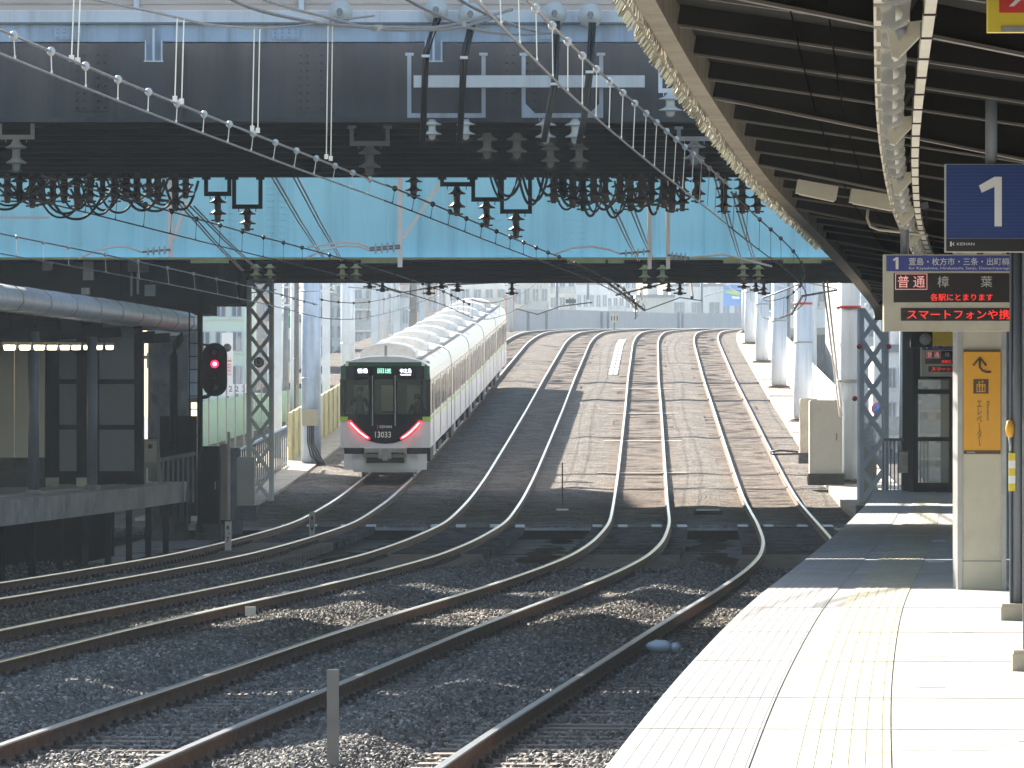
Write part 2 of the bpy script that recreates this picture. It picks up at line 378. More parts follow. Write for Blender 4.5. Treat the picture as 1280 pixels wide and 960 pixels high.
# loose ballast stones (geometry nodes)
def stones():
    mb = MB(); den = []
    Y2 = lin(38, 60, 88)+lin(60, 112, 104)+[112]
    u2 = [round(-11.3+i*.15, 3) for i in range(108)]
    Wd = len(u2)
    for Y in Y2:
        for u in u2:
            p = U(u, Y); mb.v.append((p.x, p.y, ballast_z(u, Y)+.004))
            px = 640+F*p.x/Y
            vis = 1 if -60 < px < 1340 and u < 5.0 else 0
            base = 420*(min(1, (50/Y)**1.6))
            d = inside(u)
            if d < 1.2: base *= .6 if Y > 50 else .45
            n_ = mnoise.noise(Vector((u*.9, Y*.6, 9)))
            base *= max(.15, 1+1.0*n_) if d < 1.2 else 1
            if Y > 100: base *= .4
            den.append(base*vis)
    k = mb.mi("stone")
    for i in range(len(Y2)-1):
        for j in range(Wd-1):
            q = [i*Wd+j, i*Wd+j+1, (i+1)*Wd+j+1, (i+1)*Wd+j]
            if max(den[t_] for t_ in q) > 0: mb.f.append(q); mb.m.append(k); mb.sm.append(False)
    o = mb.build("ballast_stones", keep=True)
    o["kind"] = "stuff"; o["label"] = "loose grey ballast stones lying between and beside the rails"; o["category"] = "ballast"
    at = o.data.attributes.new("dens", 'FLOAT', 'POINT'); at.data.foreach_set("value", den)
    ng = bpy.data.node_groups.new("scatter", 'GeometryNodeTree')
    ng.interface.new_socket("Geometry", in_out='INPUT', socket_type='NodeSocketGeometry'); ng.interface.new_socket("Geometry", in_out='OUTPUT', socket_type='NodeSocketGeometry')
    N = ng.nodes.new; L = ng.links
    gi = N("NodeGroupInput"); go = N("NodeGroupOutput")
    ds = N("GeometryNodeDistributePointsOnFaces"); na = N("GeometryNodeInputNamedAttribute"); na.data_type = 'FLOAT'; na.inputs["Name"].default_value = "dens"
    L.new(gi.outputs[0], ds.inputs["Mesh"]); L.new(na.outputs[0], ds.inputs["Density"])
    ic = N("GeometryNodeMeshIcoSphere"); ic.inputs["Radius"].default_value = .030; ic.inputs["Subdivisions"].default_value = 1
    sp = N("GeometryNodeSetPosition"); nz = N("ShaderNodeTexNoise"); nz.inputs["Scale"].default_value = 18
    vm = N("ShaderNodeVectorMath"); vm.operation = 'SUBTRACT'; vm.inputs[1].default_value = (.5, .5, .5)
    vs = N("ShaderNodeVectorMath"); vs.operation = 'SCALE'; vs.inputs["Scale"].default_value = .05
    L.new(nz.outputs["Color"], vm.inputs[0]); L.new(vm.outputs[0], vs.inputs[0]); L.new(ic.outputs["Mesh"], sp.inputs["Geometry"]); L.new(vs.outputs[0], sp.inputs["Offset"])
    sm = N("GeometryNodeSetMaterial"); sm.inputs["Material"].default_value = M["stone"]; L.new(sp.outputs[0], sm.inputs["Geometry"])
    ip = N("GeometryNodeInstanceOnPoints"); L.new(ds.outputs["Points"], ip.inputs["Points"]); L.new(sm.outputs[0], ip.inputs["Instance"])
    rr = N("FunctionNodeRandomValue"); rr.data_type = 'FLOAT_VECTOR'; rr.inputs[0].default_value = (0, 0, 0); rr.inputs[1].default_value = (6.28, 6.28, 6.28)
    L.new(rr.outputs[0], ip.inputs["Rotation"])
    rs = N("FunctionNodeRandomValue"); rs.data_type = 'FLOAT_VECTOR'; rs.inputs[0].default_value = (.6, .6, .4); rs.inputs[1].default_value = (1.45, 1.25, .95); rs.inputs["Seed"].default_value = 3
    L.new(rs.outputs[0], ip.inputs["Scale"])
    sa = N("GeometryNodeStoreNamedAttribute"); sa.data_type = 'FLOAT'; sa.domain = 'INSTANCE'; sa.inputs["Name"].default_value = "shade"
    rv = N("FunctionNodeRandomValue"); rv.data_type = 'FLOAT'; rv.inputs["Seed"].default_value = 5
    L.new(ip.outputs[0], sa.inputs["Geometry"]); 
    ro = [s_ for s_ in rv.outputs if s_.enabled][0] if [s_ for s_ in rv.outputs if s_.enabled] else rv.outputs[1]
    L.new(ro, [s_ for s_ in sa.inputs if s_.name == "Value" and s_.enabled][0] if [s_ for s_ in sa.inputs if s_.name == "Value" and s_.enabled] else sa.inputs["Value"])
    L.new(sa.outputs[0], go.inputs[0])
    md = o.modifiers.new("scatter", 'NODES'); md.node_group = ng
stones()

# ============================================================ TRACKS
def railsec(o_): return [(o_-.033, 0), (o_+.033, 0), (o_+.036, -.012), (o_+.034, -.035), (o_+.009, -.05), (o_+.009, -.125), (o_+.065, -.14), (o_+.065, -.155),
                         (o_-.065, -.155), (o_-.065, -.14), (o_-.009, -.125), (o_-.009, -.05), (o_-.034, -.035), (o_-.036, -.012)]
RM = ["rail_top", "rail_top"]+["rail_side"]*11+["rail_top"]
tl = {1: ("leftmost railway track, the one the train is running on", 62), 2: ("track just right of the train, second from the left", 52),
      3: ("middle-right track curving to the lower left corner, third from the left", 38), 4: ("rightmost track running close beside the sunlit platform", 34)}
for n, u0 in T.items():
    lab, ys = tl[n]
    t = thing("railway_track", lab, "railway track", U(u0, ys+10, -.3), group="parallel railway tracks")
    path = [(lambda u, z, Y=Y: U(u, Y, z)) for Y in rows(ys, 120, 2)+rows(122, 380, 3)+rows(383, 560, 4)]
    for s_ in (-.75, .75):
        MB().sweep(railsec(u0+s_), path, "rail_side", mats=RM).build("rail", t, True)
    # sleepers with the rail fastenings
    Y = ys+1.; cnt = 0; rest = MB(); proto = None
    while Y < 400:
        bridge = 117 < Y < 141.4
        st = .62 if not bridge else .7
        if cnt < 100:
            if proto is None:
                b = MB(); b.bb(-1.2, 1.2, -.11, .11, -.33, -.157, "sleeper")
                for s_ in (-.75, .75):
                    for q in (-.105, .105): b.bb(s_+q-.04, s_+q+.04, -.055, .055, -.157, -.118, "clip"); b.lathe([(.022, -.118), (.022, -.085), (.012, -.08)], (s_+q, 0, 0), "clip", n=6)
                proto = b.build("sleeper", t); o = proto
            else: o = proto.copy(); COL.objects.link(o)
            o.parent = t; p = U(u0, Y, 0 if bridge else (-.008 if Y < 50 else -.022)); o.location = p-t.location; o.rotation_euler = (0, 0, -hd(Y)+random.uniform(-.01, .01)); cnt += 1
        else:
            r = Matrix.Rotation(-hd(Y), 3, 'Z'); c = U(u0, Y, -.245 if bridge else -.275)
            mt = "sleeper" if not bridge else "deck"
            rest.box(c, (2.4, .22 if not bridge else random.uniform(.16, .34), .176 if not bridge else random.uniform(.12, .17)), mt, r)
        Y += st*random.uniform(.97, 1.03)
    o = rest.build("sleeper", t, True); o["kind"] = "stuff"
# concrete kerb beam where the embankment starts and the bridge bearers before it
t = thing("concrete_crossbeam", "low pale concrete beam crossing under all tracks at the foot of the slope", "crossbeam", U(0, 142, -.6))
MB().sweep([(-.35, -.27), (-.35, -.20), (.35, -.20), (.35, -.27)], [(lambda u, z, k=k: U(k, 141.9+u*1.2, z)) for k in rows(-11.6, 6.2, 1)], "concrete").build("beam", t, True)
MB().sweep([(-.30, -1.4), (-.30, -.272), (.30, -.272), (.30, -1.4)], [(lambda u, z, k=k: U(k, 141.9+u*1.2, z)) for k in rows(-11.6, 6.2, 1)], "darksteel").build("beam_shade", t, True)  # black lower face paints the shade below the beam's lit top
cap = MB()
for u0 in T.values():
    for s_ in (-.75, .75):
        for q in (-.32, .32): c = U(u0+s_+q, 141.8, -.17); cap.box(c, (.24, .8, .07), "white")
cap.build("rail_pad", t, True)
def slab(u0, lab):
    b = MB(); r = Matrix.Rotation(-hd(130), 3, 'Z')
    for i in range(9):
        Yq = 126+i*1.7; c = U(u0, Yq, -.27); b.box(c, (2.3, random.uniform(.8, 1.5), .10), "deck", r)
    return tag(b.build("deck_panel"), lab, "deck panel", "stained concrete deck panels between the rails")
slab(T[1], "water-stained concrete panels carrying the leftmost track over the damp channel")
slab(T[2], "water-stained concrete panels carrying the second track over the damp channel")
slab(T[3], "water-stained concrete panels carrying the third track over the damp channel")
slab(T[4], "water-stained concrete panels carrying the rightmost track over the damp channel")

# ============================================================ RIGHT PLATFORM
YR = rows(14, 108, 1.0)
def pf(Y): return lambda u, z: U(PE+u, Y, 0, z)
def strip(x0, x1, z0, z1, m, b=None, ys=YR):
    b = b or MB(); return b.sweep([(x0, z0), (x0, z1), (x1, z1), (x1, z0)], [pf(Y) for Y in ys], m)
t = thing("station_platform", "long sunlit platform on the right with grooved edge and tactile strip", "platform", U(PE+3, 40, 0, -.4))
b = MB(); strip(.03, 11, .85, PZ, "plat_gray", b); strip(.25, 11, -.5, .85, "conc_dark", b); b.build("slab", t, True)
b = MB()
strip(0, .60, PZ-.12, PZ+.006, "plat_edge", b)
for i in range(9): strip(.03+i*.064, .03+i*.064+.044, PZ+.006, PZ+.008, "plat_edge", b)
b.build("edge_paving", t, True)
b = MB(); strip(.74, 1.20, PZ-.02, PZ+.006, "tactile", b)
for i in range(6): strip(.765+i*.072, .765+i*.072+.036, PZ+.006, PZ+.0085, "tactile", b)
b.build("tactile_strip", t, True)
b = MB()
for Y in (20, 26.6, 29.5, 33.8, 38.2, 43, 52, 60, 68):      # expansion joints
    p, q = U(PE+.02, Y, 0, PZ+.0165), U(PE+9, Y, 0, PZ+.0165); b.bar(p, q, .014, .003, "concrete")
b.build("joint", t, True)
for (px, py, wd) in ((1144, 937, 44), (1208, 937, 44), (1104, 936, 0), (1162, 858, 34), (1165, 819, 34), (1170, 789, 28), (1201, 789, 28), (1168, 750, 20), (1290, 925, 40), (1170, 676, 20), (1170, 702, 22)):
    if not wd: continue
    Y = 1.5*F/(py-515); c = P(px, py, Y); b = MB(); b.box((c.x, Y, PZ+.0025), (wd*Y/F, .09*Y/10+.0, .003), "white_line"); b.build("queue_mark", t, True)
# ---- right canopy
def can(d, Y, dz=0): p = U(PE+.16+d, Y, 0, 4.4-.15*max(0, d)+dz); return p
YC = rows(10, 107, 1.5)
t = thing("platform_canopy", "dark brown canopy with pale rafters over the right platform", "canopy", U(PE+3, 40, 0, 3.5))
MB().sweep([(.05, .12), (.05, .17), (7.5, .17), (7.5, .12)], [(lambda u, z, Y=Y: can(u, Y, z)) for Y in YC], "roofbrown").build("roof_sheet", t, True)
b = MB(); b.sweep([(-.10, -.05), (-.13, .20), (-.09, .20), (-.06, -.01), (.0, -.01), (.005, .25), (.04, .25), (.04, -.05)], [(lambda u, z, Y=Y: can(0, Y, z)+Vector((u, 0, 0))) for Y in YC], "gutter")
b.build("gutter", t, True)
b = MB()
y = 18.
while y < 60:
    for dx, dz, tl_ in ((-.125, .12, (-.035, -.01)), (-.115, .03, (-.035, -.02)), (-.10, -.05, (-.025, -.035)), (-.05, -.055, (-.005, -.03)), (-.13, .19, (-.03, .02))):
        p = can(0, y+random.uniform(-.03, .03), dz)+Vector((dx, 0, 0)); q = p+Vector((tl_[0]+random.uniform(-.012, .012), random.uniform(-.02, .02), tl_[1]+random.uniform(-.01, .01)))
        b.tube([p, q], .005, "spike", 3, False)
    y += .075
b.build("bird_spikes", t, True)
main = [14.6, 23.2, 31.8, 40.4, 49.0, 57.6, 66.2, 74.8, 83.4, 92, 100.6]
Y = 16.
while Y < 106:
    if min(abs(Y-m_) for m_ in main) > .8:
        b = MB(); b.bar(can(.05, Y, .075), can(7.4, Y, .075), .05, .09, "roofbrown"); b.bar(can(.05, Y, .022), can(7.4, Y, .022), .045, .012, "rafter"); b.build("rafter", t, True)  # pale flange on dark web: platform bounce light put into the colours
    Y += 2.13
for Y in main:
    b = MB(); b.bar(can(.05, Y, .04), can(1.9, Y, -.06), .05, .13, "roofbrown"); b.bar(can(.05, Y, -.03), can(1.9, Y, -.13), .1, .014, "rafter")  # flange again painted paler, as if lit from the platform below
    b.bar(can(1.9, Y, -.06), can(7.4, Y, -.0), .05, .13, "roofbrown"); b.bar(can(1.9, Y, -.13), can(7.4, Y, -.07), .1, .014, "rafter"); b.build("main_beam", t, True)
b = MB()
for d in (.62, .78, 2.6):
    b.tube([can(d, y_, -.03) for y_ in rows(16, 100, 2)], .004, "void", 5)
b.build("conduit", t, True)
# columns carrying the canopy: steel posts on concrete blocks
for i, (px, by, ty, wpx, lab) in enumerate(((1271, 775, 290, 16, "grey steel canopy post on a pale concrete block beside the elevator pillar"), (1291, 838, 200, 22, "grey steel post on a concrete block cut by the right picture edge"))):
    Y = 1.5*F/(by-515); c = P(px, by, Y); s = Y/F
    t = thing("canopy_post", lab, "post", (c.x, Y, PZ), -hd(Y))
    hh = 3.05; ww = wpx*s/2
    b = MB(); b.box((0, 0, hh/2), (ww*2, .012, hh), "postgray"); b.box((-ww, 0, hh/2), (.012, ww*1.9, hh), "postgray"); b.box((ww, 0, hh/2), (.012, ww*1.9, hh), "postgray"); b.lathe([(ww*.72, 0), (ww*.72, hh)], (0, -.02, 0), "postgray", n=12); b.build("post", t)
    bw = (40 if i == 0 else 52)*s/2; b = MB()
    prof = [(bw, 0), (bw*1.0, .10), (bw*.93, .12), (bw*.6, .125)]
    b.bb(-bw, bw, -bw, bw, 0, .10, "conc_cream"); b.bb(-bw*.94, bw*.94, -bw*.94, bw*.94, .10, .122, "conc_cream"); b.build("base_block", t)
    if i == 0:
        b = MB(); b.lathe([(0.005, .065), (.022, .055), (.032, 0), (.022, -.055), (.01, -.065)], (-.005-ww, -.06, 1.38), "orange", n=12); b.tube([(-.005-ww, -.06, 1.32), (.0-ww, -.04, 1.22)], .012, "galv"); b.build("alarm_lamp", t)
        b = MB()
        for k in range(5): b.bb(-ww-.012, -ww+.035, -.06, .02, .93+k*.055, .985+k*.055, ["yellow", "white", "yellow", "white", "yellow"][k])
        b.build("hazard_stripe", t)
# light row under the canopy
def row(d, Y, z): return U(PE+d, Y, 0, CZ+z)
t = thing("light_row", "long row of cream fluorescent fittings hanging under the right canopy", "light row", row(1.17, 30, 1.5))
Y = 18.2; first = True
while Y < 58:
    b = MB(); r = Matrix.Rotation(-hd(Y), 3, 'Z'); c = row(1.17, Y, 1.5)
    b.box(c+Vector((0, 0, .045)), (.085, 1.05, .06), "cream", r)
    o = b.build("housing", t, True)
    b = MB(); b.tube([c+Vector((0, -.60, -.015)), c+Vector((hd(Y)*.1, -.5, -.015))], .03, "tube", 8); b.build("tube_lamp", o.parent, True)
    b = MB(); b.prism([(c.x-.062, c.z+.05), (c.x-.045, c.z-.055), (c.x, c.z-.07), (c.x+.045, c.z-.055), (c.x+.062, c.z+.05)], c.y-.60, c.y-.50, "lampglass"); b.box(c+Vector((0, -.47, .015)), (.125, .035, .10), "cream", r); b.box(c+Vector((0, -.61, .05)), (.115, .03, .02), "cream", r); b.build("end_cap", t, True)
    Y += 1.22
b = MB(); b.sweep([(-.03, .14), (-.03, .2), (.03, .2), (.03, .14)], [(lambda u, z, Y=Y: row(1.17+u, Y, 1.5+z-.02)) for Y in rows(17, 60, 3)], "cream")
b.build("rail", t, True)
Y = 18
b = MB()
while Y < 58: b.tube([row(1.17, Y, 1.66), row(1.17, Y, 2.0)], .01, "wiredark", 5); Y += 2.44
b.build("hanger_rod", t, True)
t = thing("cable_tray", "cream cable tray running right of the hanging light row", "cable tray", row(1.33, 30, 1.45))
MB().sweep([(-.02, -.02), (-.02, .03), (.02, .03), (.02, -.02)], [(lambda u, z, Y=Y: row(1.33+u, Y, 1.45+z)) for Y in rows(17, 60, 3)], "cream").build("tray", t, True)
for Y in rows(18, 56, 1.25): b = MB(); b.box(row(1.33, Y, 1.455), (.048, .02, .065), "wiredark"); b.build("clip", t, True)
for i, py in enumerate((57, 167, 232, 272, 300, 322)):
    Y = 1.44*F/(515-py); c = row(1.25, Y, 1.44)
    t = thing("platform_speaker", "cream wedge-shaped speaker beside the light row, %s from the camera" % ORD[i], "speaker", c, -hd(Y), "wedge speakers along the light row")
    b = MB(); b.prism([(-.075, .05), (.085, .07), (.09, .045), (-.03, -.08), (-.052, -.072)], -.05, .12, "cream"); b.build("speaker_body", t)
    b = MB(); b.prism([(-.05, .045), (.015, .05), (-.025, -.015)], -.056, -.05, "galv"); b.lathe([(.02, -.075), (.022, -.056)], (-.015, 0, .03), "graypaint", 'Y', 8); b.build("clamp_plate", t)
    b = MB(); b.bar((.0, -.02, .09), (.09, -.02, .24), .02, .02, "wiredark"); b.bar((-.03, -.02, .24), (.13, -.02, .24), .02, .02, "wiredark"); b.bar((.10, -.02, .1), (.10, -.02, .24), .015, .015, "wiredark"); b.build("bracket", t)
# cream fluorescent boxes crossing the canopy further on
for i, (x0, x1, y0, y1, yb) in enumerate(((996, 1046, 227, 240, 250), (1063, 1118, 238, 251, 262))):
    Y = 41.0; p0, p1 = P(x0, (y0+yb-3)/2-4, Y), P(x1, (y1+yb)/2-3, Y)
    t = thing("ceiling_lamp", "cream box lamp under the dark canopy, %s of the two" % ("left" if i == 0 else "right"), "lamp", (p0+p1)/2)
    b = MB(); b.bar(p0, p1, .16, .10, "cream"); b.build("housing", t, True)
    b = MB(); b.bar(p0+Vector((.02, 0, -.056)), p1+Vector((-.02, 0, -.056)), .13, .01, "cream"); b.build("cover", t, True)
b = MB(); b.tube([P(1085, 262, 45), P(1084, 273, 45), P(1088, 283, 45), P(1098, 287, 45), P(1125, 290, 45), P(1160, 294, 45)], .012, "cream", 8)
tag(b.build("bent_pipe"), "thin cream pipe with a bend under the dark canopy", "pipe")
b = MB(); c = P(1131, 285, 44.5); b.lathe([(.035, -.25), (.035, .55)], c, "graypaint"); b.bar(P(1131, 262, 44.5), P(1093, 240, 44.5), .05, .05, "graypaint"); b.bar(P(1131, 262, 44.5), P(1160, 256, 44.5), .05, .05, "graypaint")
tag(b.build("hanging_pole"), "grey pole with short arms above the departure board", "pole")

# ============================================================ SIGNS ON THE RIGHT
# platform number sign
Y = 30; s = Y/F; c = P(1238, 260, Y)
t = thing("number_sign", "square blue sign with a big white 1 hanging under the canopy", "sign", c)
b = MB(); b.bb(-56*s, 56*s, 0, .09, -55*s, 55*s, "galv"); b.build("case", t)
b = MB(); b.bb(-55*s, 55*s, -.004, 0, -38*s, 54*s, "signblue"); 
for k in range(22): b.bb(-55*s, 55*s, -.006, -.004, (-37+k*4.15)*s, (-36.2+k*4.15)*s, "signnavy")
b.build("face", t)
b = MB(); b.bb(-55*s, 55*s, -.004, 0, -54*s, -38.6*s, "signblack"); b.build("footer", t)
b = MB(); b.prism([(5*s, -23*s), (14*s, -23*s), (14*s, 39*s), (5*s, 39*s), (-14.5*s, 28*s), (-11*s, 19*s), (5*s, 26.5*s)], -.012, -.006, "white"); b.build("numeral", t)
text("logo_text", "KEIHAN", 3.4*s, "white", t, (-31*s, -.006, -45*s), w=22*s, bold=.01)
b = MB(); b.bb(-50.5*s, -48.5*s, -.008, -.004, -48*s, -42*s, "white"); b.prism([(-48*s, -45*s), (-45.5*s, -42.5*s), (-45.5*s, -44*s), (-46.5*s, -45*s), (-45.5*s, -46*s), (-45.5*s, -47.5*s)], -.008, -.004, "white"); b.build("logo_mark", t)
b = MB(); b.lathe([(.032, 55*s), (.032, 165*s)], (2*s, .05, 0), "graypaint"); b.bb(-9*s, 13*s, 0, .10, 158*s, 168*s, "graypaint"); b.build("hanger", t)
# yellow and red sign top right
Y = 19.4; s = Y/F; c = P(1285, 0, Y)
t = thing("yellow_sign", "yellow sign with a red panel and white symbol in the top right corner", "sign", c)
b = MB(); b.bb(-50*s, 50*s, 0, .06, -40*s, 60*s, "yellow"); b.build("case", t)
b = MB(); b.bb(-36*s, 36*s, -.004, 0, -16*s, 50*s, "red"); b.build("face", t)
b = MB(); b.bb(-34*s, 34*s, -.004, 0, -40*s, -33*s, "galv"); b.build("foot_strip", t)
b = MB()
b.prism([(-24*s, -8*s), (-14*s, 2*s), (-20*s, 8*s), (-12*s, 14*s), (12*s, 14*s), (20*s, 8*s), (14*s, 2*s), (24*s, -8*s), (18*s, -8*s), (9*s, 0), (-9*s, 0), (-18*s, -8*s)], -.008, -.004, "white"); b.build("symbol", t)
# departure boards
def board(Y, cx_, name, lab, small=False):
    s = 44/F; c = U(PE+0, Y); c = Vector((cx_, Y, CZ+(515-366)*s))
    t = thing("departure_board", lab, "departure board", c, 0, "departure boards hanging over the right platform")
    b = MB(); b.bb(-81*s, 81*s, 0, .16, -48*s, 48*s, "cream"); b.build("case", t)
    b = MB(); b.bb(-78*s, 78*s, -.004, 0, 27*s, 46.5*s, "signnavy"); b.build("header", t)
    b = MB(); b.prism([(-66.5*s, 29.5*s), (-63*s, 29.5*s), (-63*s, 44.5*s), (-66*s, 44.5*s), (-70*s, 41.5*s), (-69*s, 39.5*s), (-66.5*s, 41*s)], -.008, -.004, "white"); b.build("platform_numeral", t)
    text("destination_text", "萱島・枚方市・三条・出町柳", 9.5*s, "white", t, (-50*s, -.005, 39*s), 'LEFT', w=125*s, bold=.003)
    text("direction_text", "方面", 5.5*s, "white", t, (76.5*s, -.006, 36*s), w=4.5*s)
    text("romaji_text", "for Kayashima, Hirakatashi, Sanjo, Demachiyanagi", 4.2*s, "white", t, (-50*s, -.005, 30.4*s), 'LEFT', w=125*s)
    b = MB(); b.bb(-69*s, 79*s, -.004, 0, -12*s, 24.5*s, "ledbg"); b.bb(-60*s, 79*s, -.004, 0, -35*s, -19*s, "ledbg"); b.build("led_screen", t)
    b = MB()
    for (x0, x1, z0, z1) in ((-67, -27, 23.2, 24), (-67, -27, 4, 4.8), (-67, -66.2, 4, 24), (-27.8, -27, 4, 24)): b.bb(x0*s, x1*s, -.007, -.004, z0*s, z1*s, "ledpink")
    b.build("type_frame", t)
    text("train_type_text", "普 通", 15*s, "ledpink", t, (-47*s, -.006, 14*s), w=34*s, bold=.004)
    text("terminus_text", "樟", 14*s, "ledgray", t, (-7*s, -.006, 14*s)); text("terminus_text", "葉", 14*s, "ledgray", t, (47*s, -.006, 14*s))
    text("stops_text", "各駅にとまります", 9*s, "ledred", t, (16*s, -.006, -5.5*s), w=78*s, bold=.004)
    text("notice_text", "スマートフォンや携", 12*s, "ledred", t, (12*s, -.006, -27*s), w=128*s, bold=.004)
    b = MB()
    for x in (-55*s, 40*s): b.lathe([(.025, 48*s), (.025, 48*s+.75)], (x, .08, 0), "graypaint")
    b.build("hanger", t)
board(44, P(1186, 366, 44).x, "departure_board", "departure board with blue header and red LED Japanese text, the near one")
board(100, P(1187, 450, 100).x, "departure_board", "smaller distant departure board seen below the near one, left of the pillar")
# elevator pillar
Y = 47.3; s = Y/F; c = P(1227.5, 737, Y); 
t = thing("elevator_pillar", "cream panelled pillar with an orange elevator sign on the platform", "pillar", (c.x, Y, PZ), 0)
hw = 30.5*s; H = 3.0
b = MB(); b.bb(-hw+.022, hw-.022, .012, .5, 0, H, "cream"); b.build("panel", t)
b = MB()
for x in (-hw, hw-.04): b.bb(x, x+.04, 0, .52, 0, H, "galv")
b.build("corner_trim", t)
b = MB()
for z in (35*s,): b.bb(-hw+.04, hw-.04, .008, .012, z, z+.008, "graypaint")
b.build("panel_joint", t)
zc = (737-502)*s
b = MB(); b.bb(-23*s, 23*s, -.012, .012, zc-62*s, zc+62*s, "orange"); b.build("sign_panel", t)
b = MB(); b.bb(-23*s, 23*s, -.016, -.012, zc-65.5*s, zc-61*s, "brown"); b.bb(-23*s, 23*s, -.016, -.012, zc+62*s, zc+65*s, "brown"); b.build("sign_border", t)
text("sign_text", "エ\nレ\nベ\nｌ\nタ\nｌ", 56*s, "brown", t, (-3.5*s, -.017, zc-27*s), vert=True, w=6.5*s, bold=.0)
o = text("english_text", "Elevator", 3.6*s, "brown", t, (7.5*s, -.017, zc-12*s), w=25*s); o.rotation_euler = (0, math.radians(90), 0)
text("logo_text", "KEIHAN", 1.8*s, "white", t, (-14*s, -.019, zc-63.4*s), w=10*s)
b = MB()
pts = [(11, 37), (5, 37), (0, 39), (-3, 43), (-3, 54)]
b.tube([(x*s, -.014, zc+z*s) for x, z in pts], 1.6*s, "brown", 6); b.tube([(-11*s, -.014, zc+45*s), (-3*s, -.014, zc+55*s), (5*s, -.014, zc+45*s)], 1.6*s, "brown", 6); b.build("arrow", t)
b = MB(); b.bb(-11*s, 8*s, -.016, -.012, zc+10*s, zc+28*s, "brown"); b.bb(-7*s, 4*s, -.019, -.016, zc+12*s, zc+22*s, "orange")
for x in (-5, -1.5, 2): b.bb((x-1)*s, (x+1)*s, -.021, -.019, zc+13*s, zc+19*s, "brown"); b.lathe([(.9*s, -.021), (.9*s, -.019)], (x*s, 0, zc+20.4*s), "brown", 'Y', 8)
b.prism([(-5*s, zc+23*s), (-2*s, zc+23*s), (-3.5*s, zc+26*s)], -.019, -.016, "orange"); b.prism([(-1*s, zc+26*s), (2*s, zc+26*s), (.5*s, zc+23*s)], -.019, -.016, "orange"); b.build("lift_symbol", t)
# grey blue wall edge left of the pillar, further on
b = MB(); b.sweep([(1.72, PZ), (1.72, 3.9), (2.6, 3.9), (2.6, PZ)], [pf(Y) for Y in rows(60, 82, 2)], "fenceblue"); tag(b.build("stair_wall"), "dark blue-grey wall edge just behind the elevator pillar", "wall")
# waiting room end wall
Y = 104.5; s = Y/F; c = P(1167, 615, Y)
t = thing("glass_shelter", "dark framed glass shelter at the far end of the right platform", "shelter", (c.x, Y, PZ), 0)
b = MB()
for x0, x1, z0, z1 in ((-25, -19.5, 0, 205), (19.5, 25, 0, 205), (-25, 25, 0, 12), (-25, 25, 64, 69), (-25, 25, 123, 129), (-25, 25, 141, 205)): b.bb(x0*s, x1*s, 0 if z1-z0 < 100 else -.01, .08, z0*s, z1*s, "darksteel")
b.build("frame", t)
for z0, z1 in ((12, 64), (69, 123), (129, 141)):
    b = MB(); b.bb(-19.5*s, 19.5*s, .03, .04, z0*s, z1*s, "glassclear"); b.build("pane", t)
b = MB(); b.bb(-25*s, -24*s, .08, 3, 0, 205*s, "darksteel"); b.bb(24*s, 25*s, .08, 3, 0, 205*s, "darksteel"); b.bb(-25*s, 25*s, .0, 3, 205*s, 212*s, "darksteel"); b.build("roof", t)
Y = 86; c = P(1178, 421, Y); b = MB(); b.bb(-.16+c.x, .16+c.x, Y, Y+.1, c.z-.14, c.z+.14, "yellow"); b.bb(c.x-.01, c.x+.01, Y+.03, Y+.06, c.z+.14, c.z+.8, "graypaint"); tag(b.build("yellow_plate"), "small yellow plate under the canopy above the glass shelter", "sign")
Y = 85; c = P(1155, 424, Y); t = thing("platform_clock", "dark round clock in a black case under the canopy", "clock", c)
b = MB(); b.bb(-.2, .13, 0, .2, -.12, .16, "black"); b.lathe([(.018, .16), (.018, .8)], (0, .1, 0), "graypaint", n=8); b.build("case", t); b = MB(); b.lathe([(.085, -.02), (.09, 0)], (.02, 0, 0), "graypaint", 'Y', 18); b.build("dial", t)
# fence and notice at platform end
Y = 107; t = thing("platform_end_fence", "dark railing closing the far end of the right platform", "railing", (P(1127, 612, Y).x, Y, PZ))
b = MB()
for x in rows(-.35, .5, .07): b.bb(x-.012, x+.012, -.012, .012, 0, .95, "fenceblue")
b.bb(-.36, .52, -.02, .02, .95, 1.0, "fenceblue"); b.build("rails", t)
Y = 106; c = P(1132, 578, Y); b = MB(); b.bb(c.x-.13, c.x+.13, Y, Y+.03, c.z-.2, c.z+.2, "cream"); b.bb(c.x-.06, c.x+.06, Y-.004, Y, c.z-.05, c.z+.14, "conc_cream"); tag(b.build("notice_plate"), "beige notice plate fixed on the far platform end railing", "sign")
# ============================================================ OVERPASS 1 (dark, nearest)
B1 = 3.4+CZ; YN, YF = 65.2, 81.2
t = thing("overpass", "nearest dark steel overpass with pale blue beam and siding along the top", "overpass", (0, 73, B1))
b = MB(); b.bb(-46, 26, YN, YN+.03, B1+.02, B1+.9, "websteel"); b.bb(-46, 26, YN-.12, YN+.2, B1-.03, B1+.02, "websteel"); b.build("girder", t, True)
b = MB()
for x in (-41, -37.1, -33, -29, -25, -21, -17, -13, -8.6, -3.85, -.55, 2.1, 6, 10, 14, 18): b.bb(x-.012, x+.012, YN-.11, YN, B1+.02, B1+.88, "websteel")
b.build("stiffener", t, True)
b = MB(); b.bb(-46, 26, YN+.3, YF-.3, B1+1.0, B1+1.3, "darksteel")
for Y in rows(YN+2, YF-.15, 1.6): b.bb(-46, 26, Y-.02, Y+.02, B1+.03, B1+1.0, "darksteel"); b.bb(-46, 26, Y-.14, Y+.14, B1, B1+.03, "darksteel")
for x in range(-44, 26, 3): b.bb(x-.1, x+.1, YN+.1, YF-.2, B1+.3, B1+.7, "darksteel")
b.build("deck", t, True)
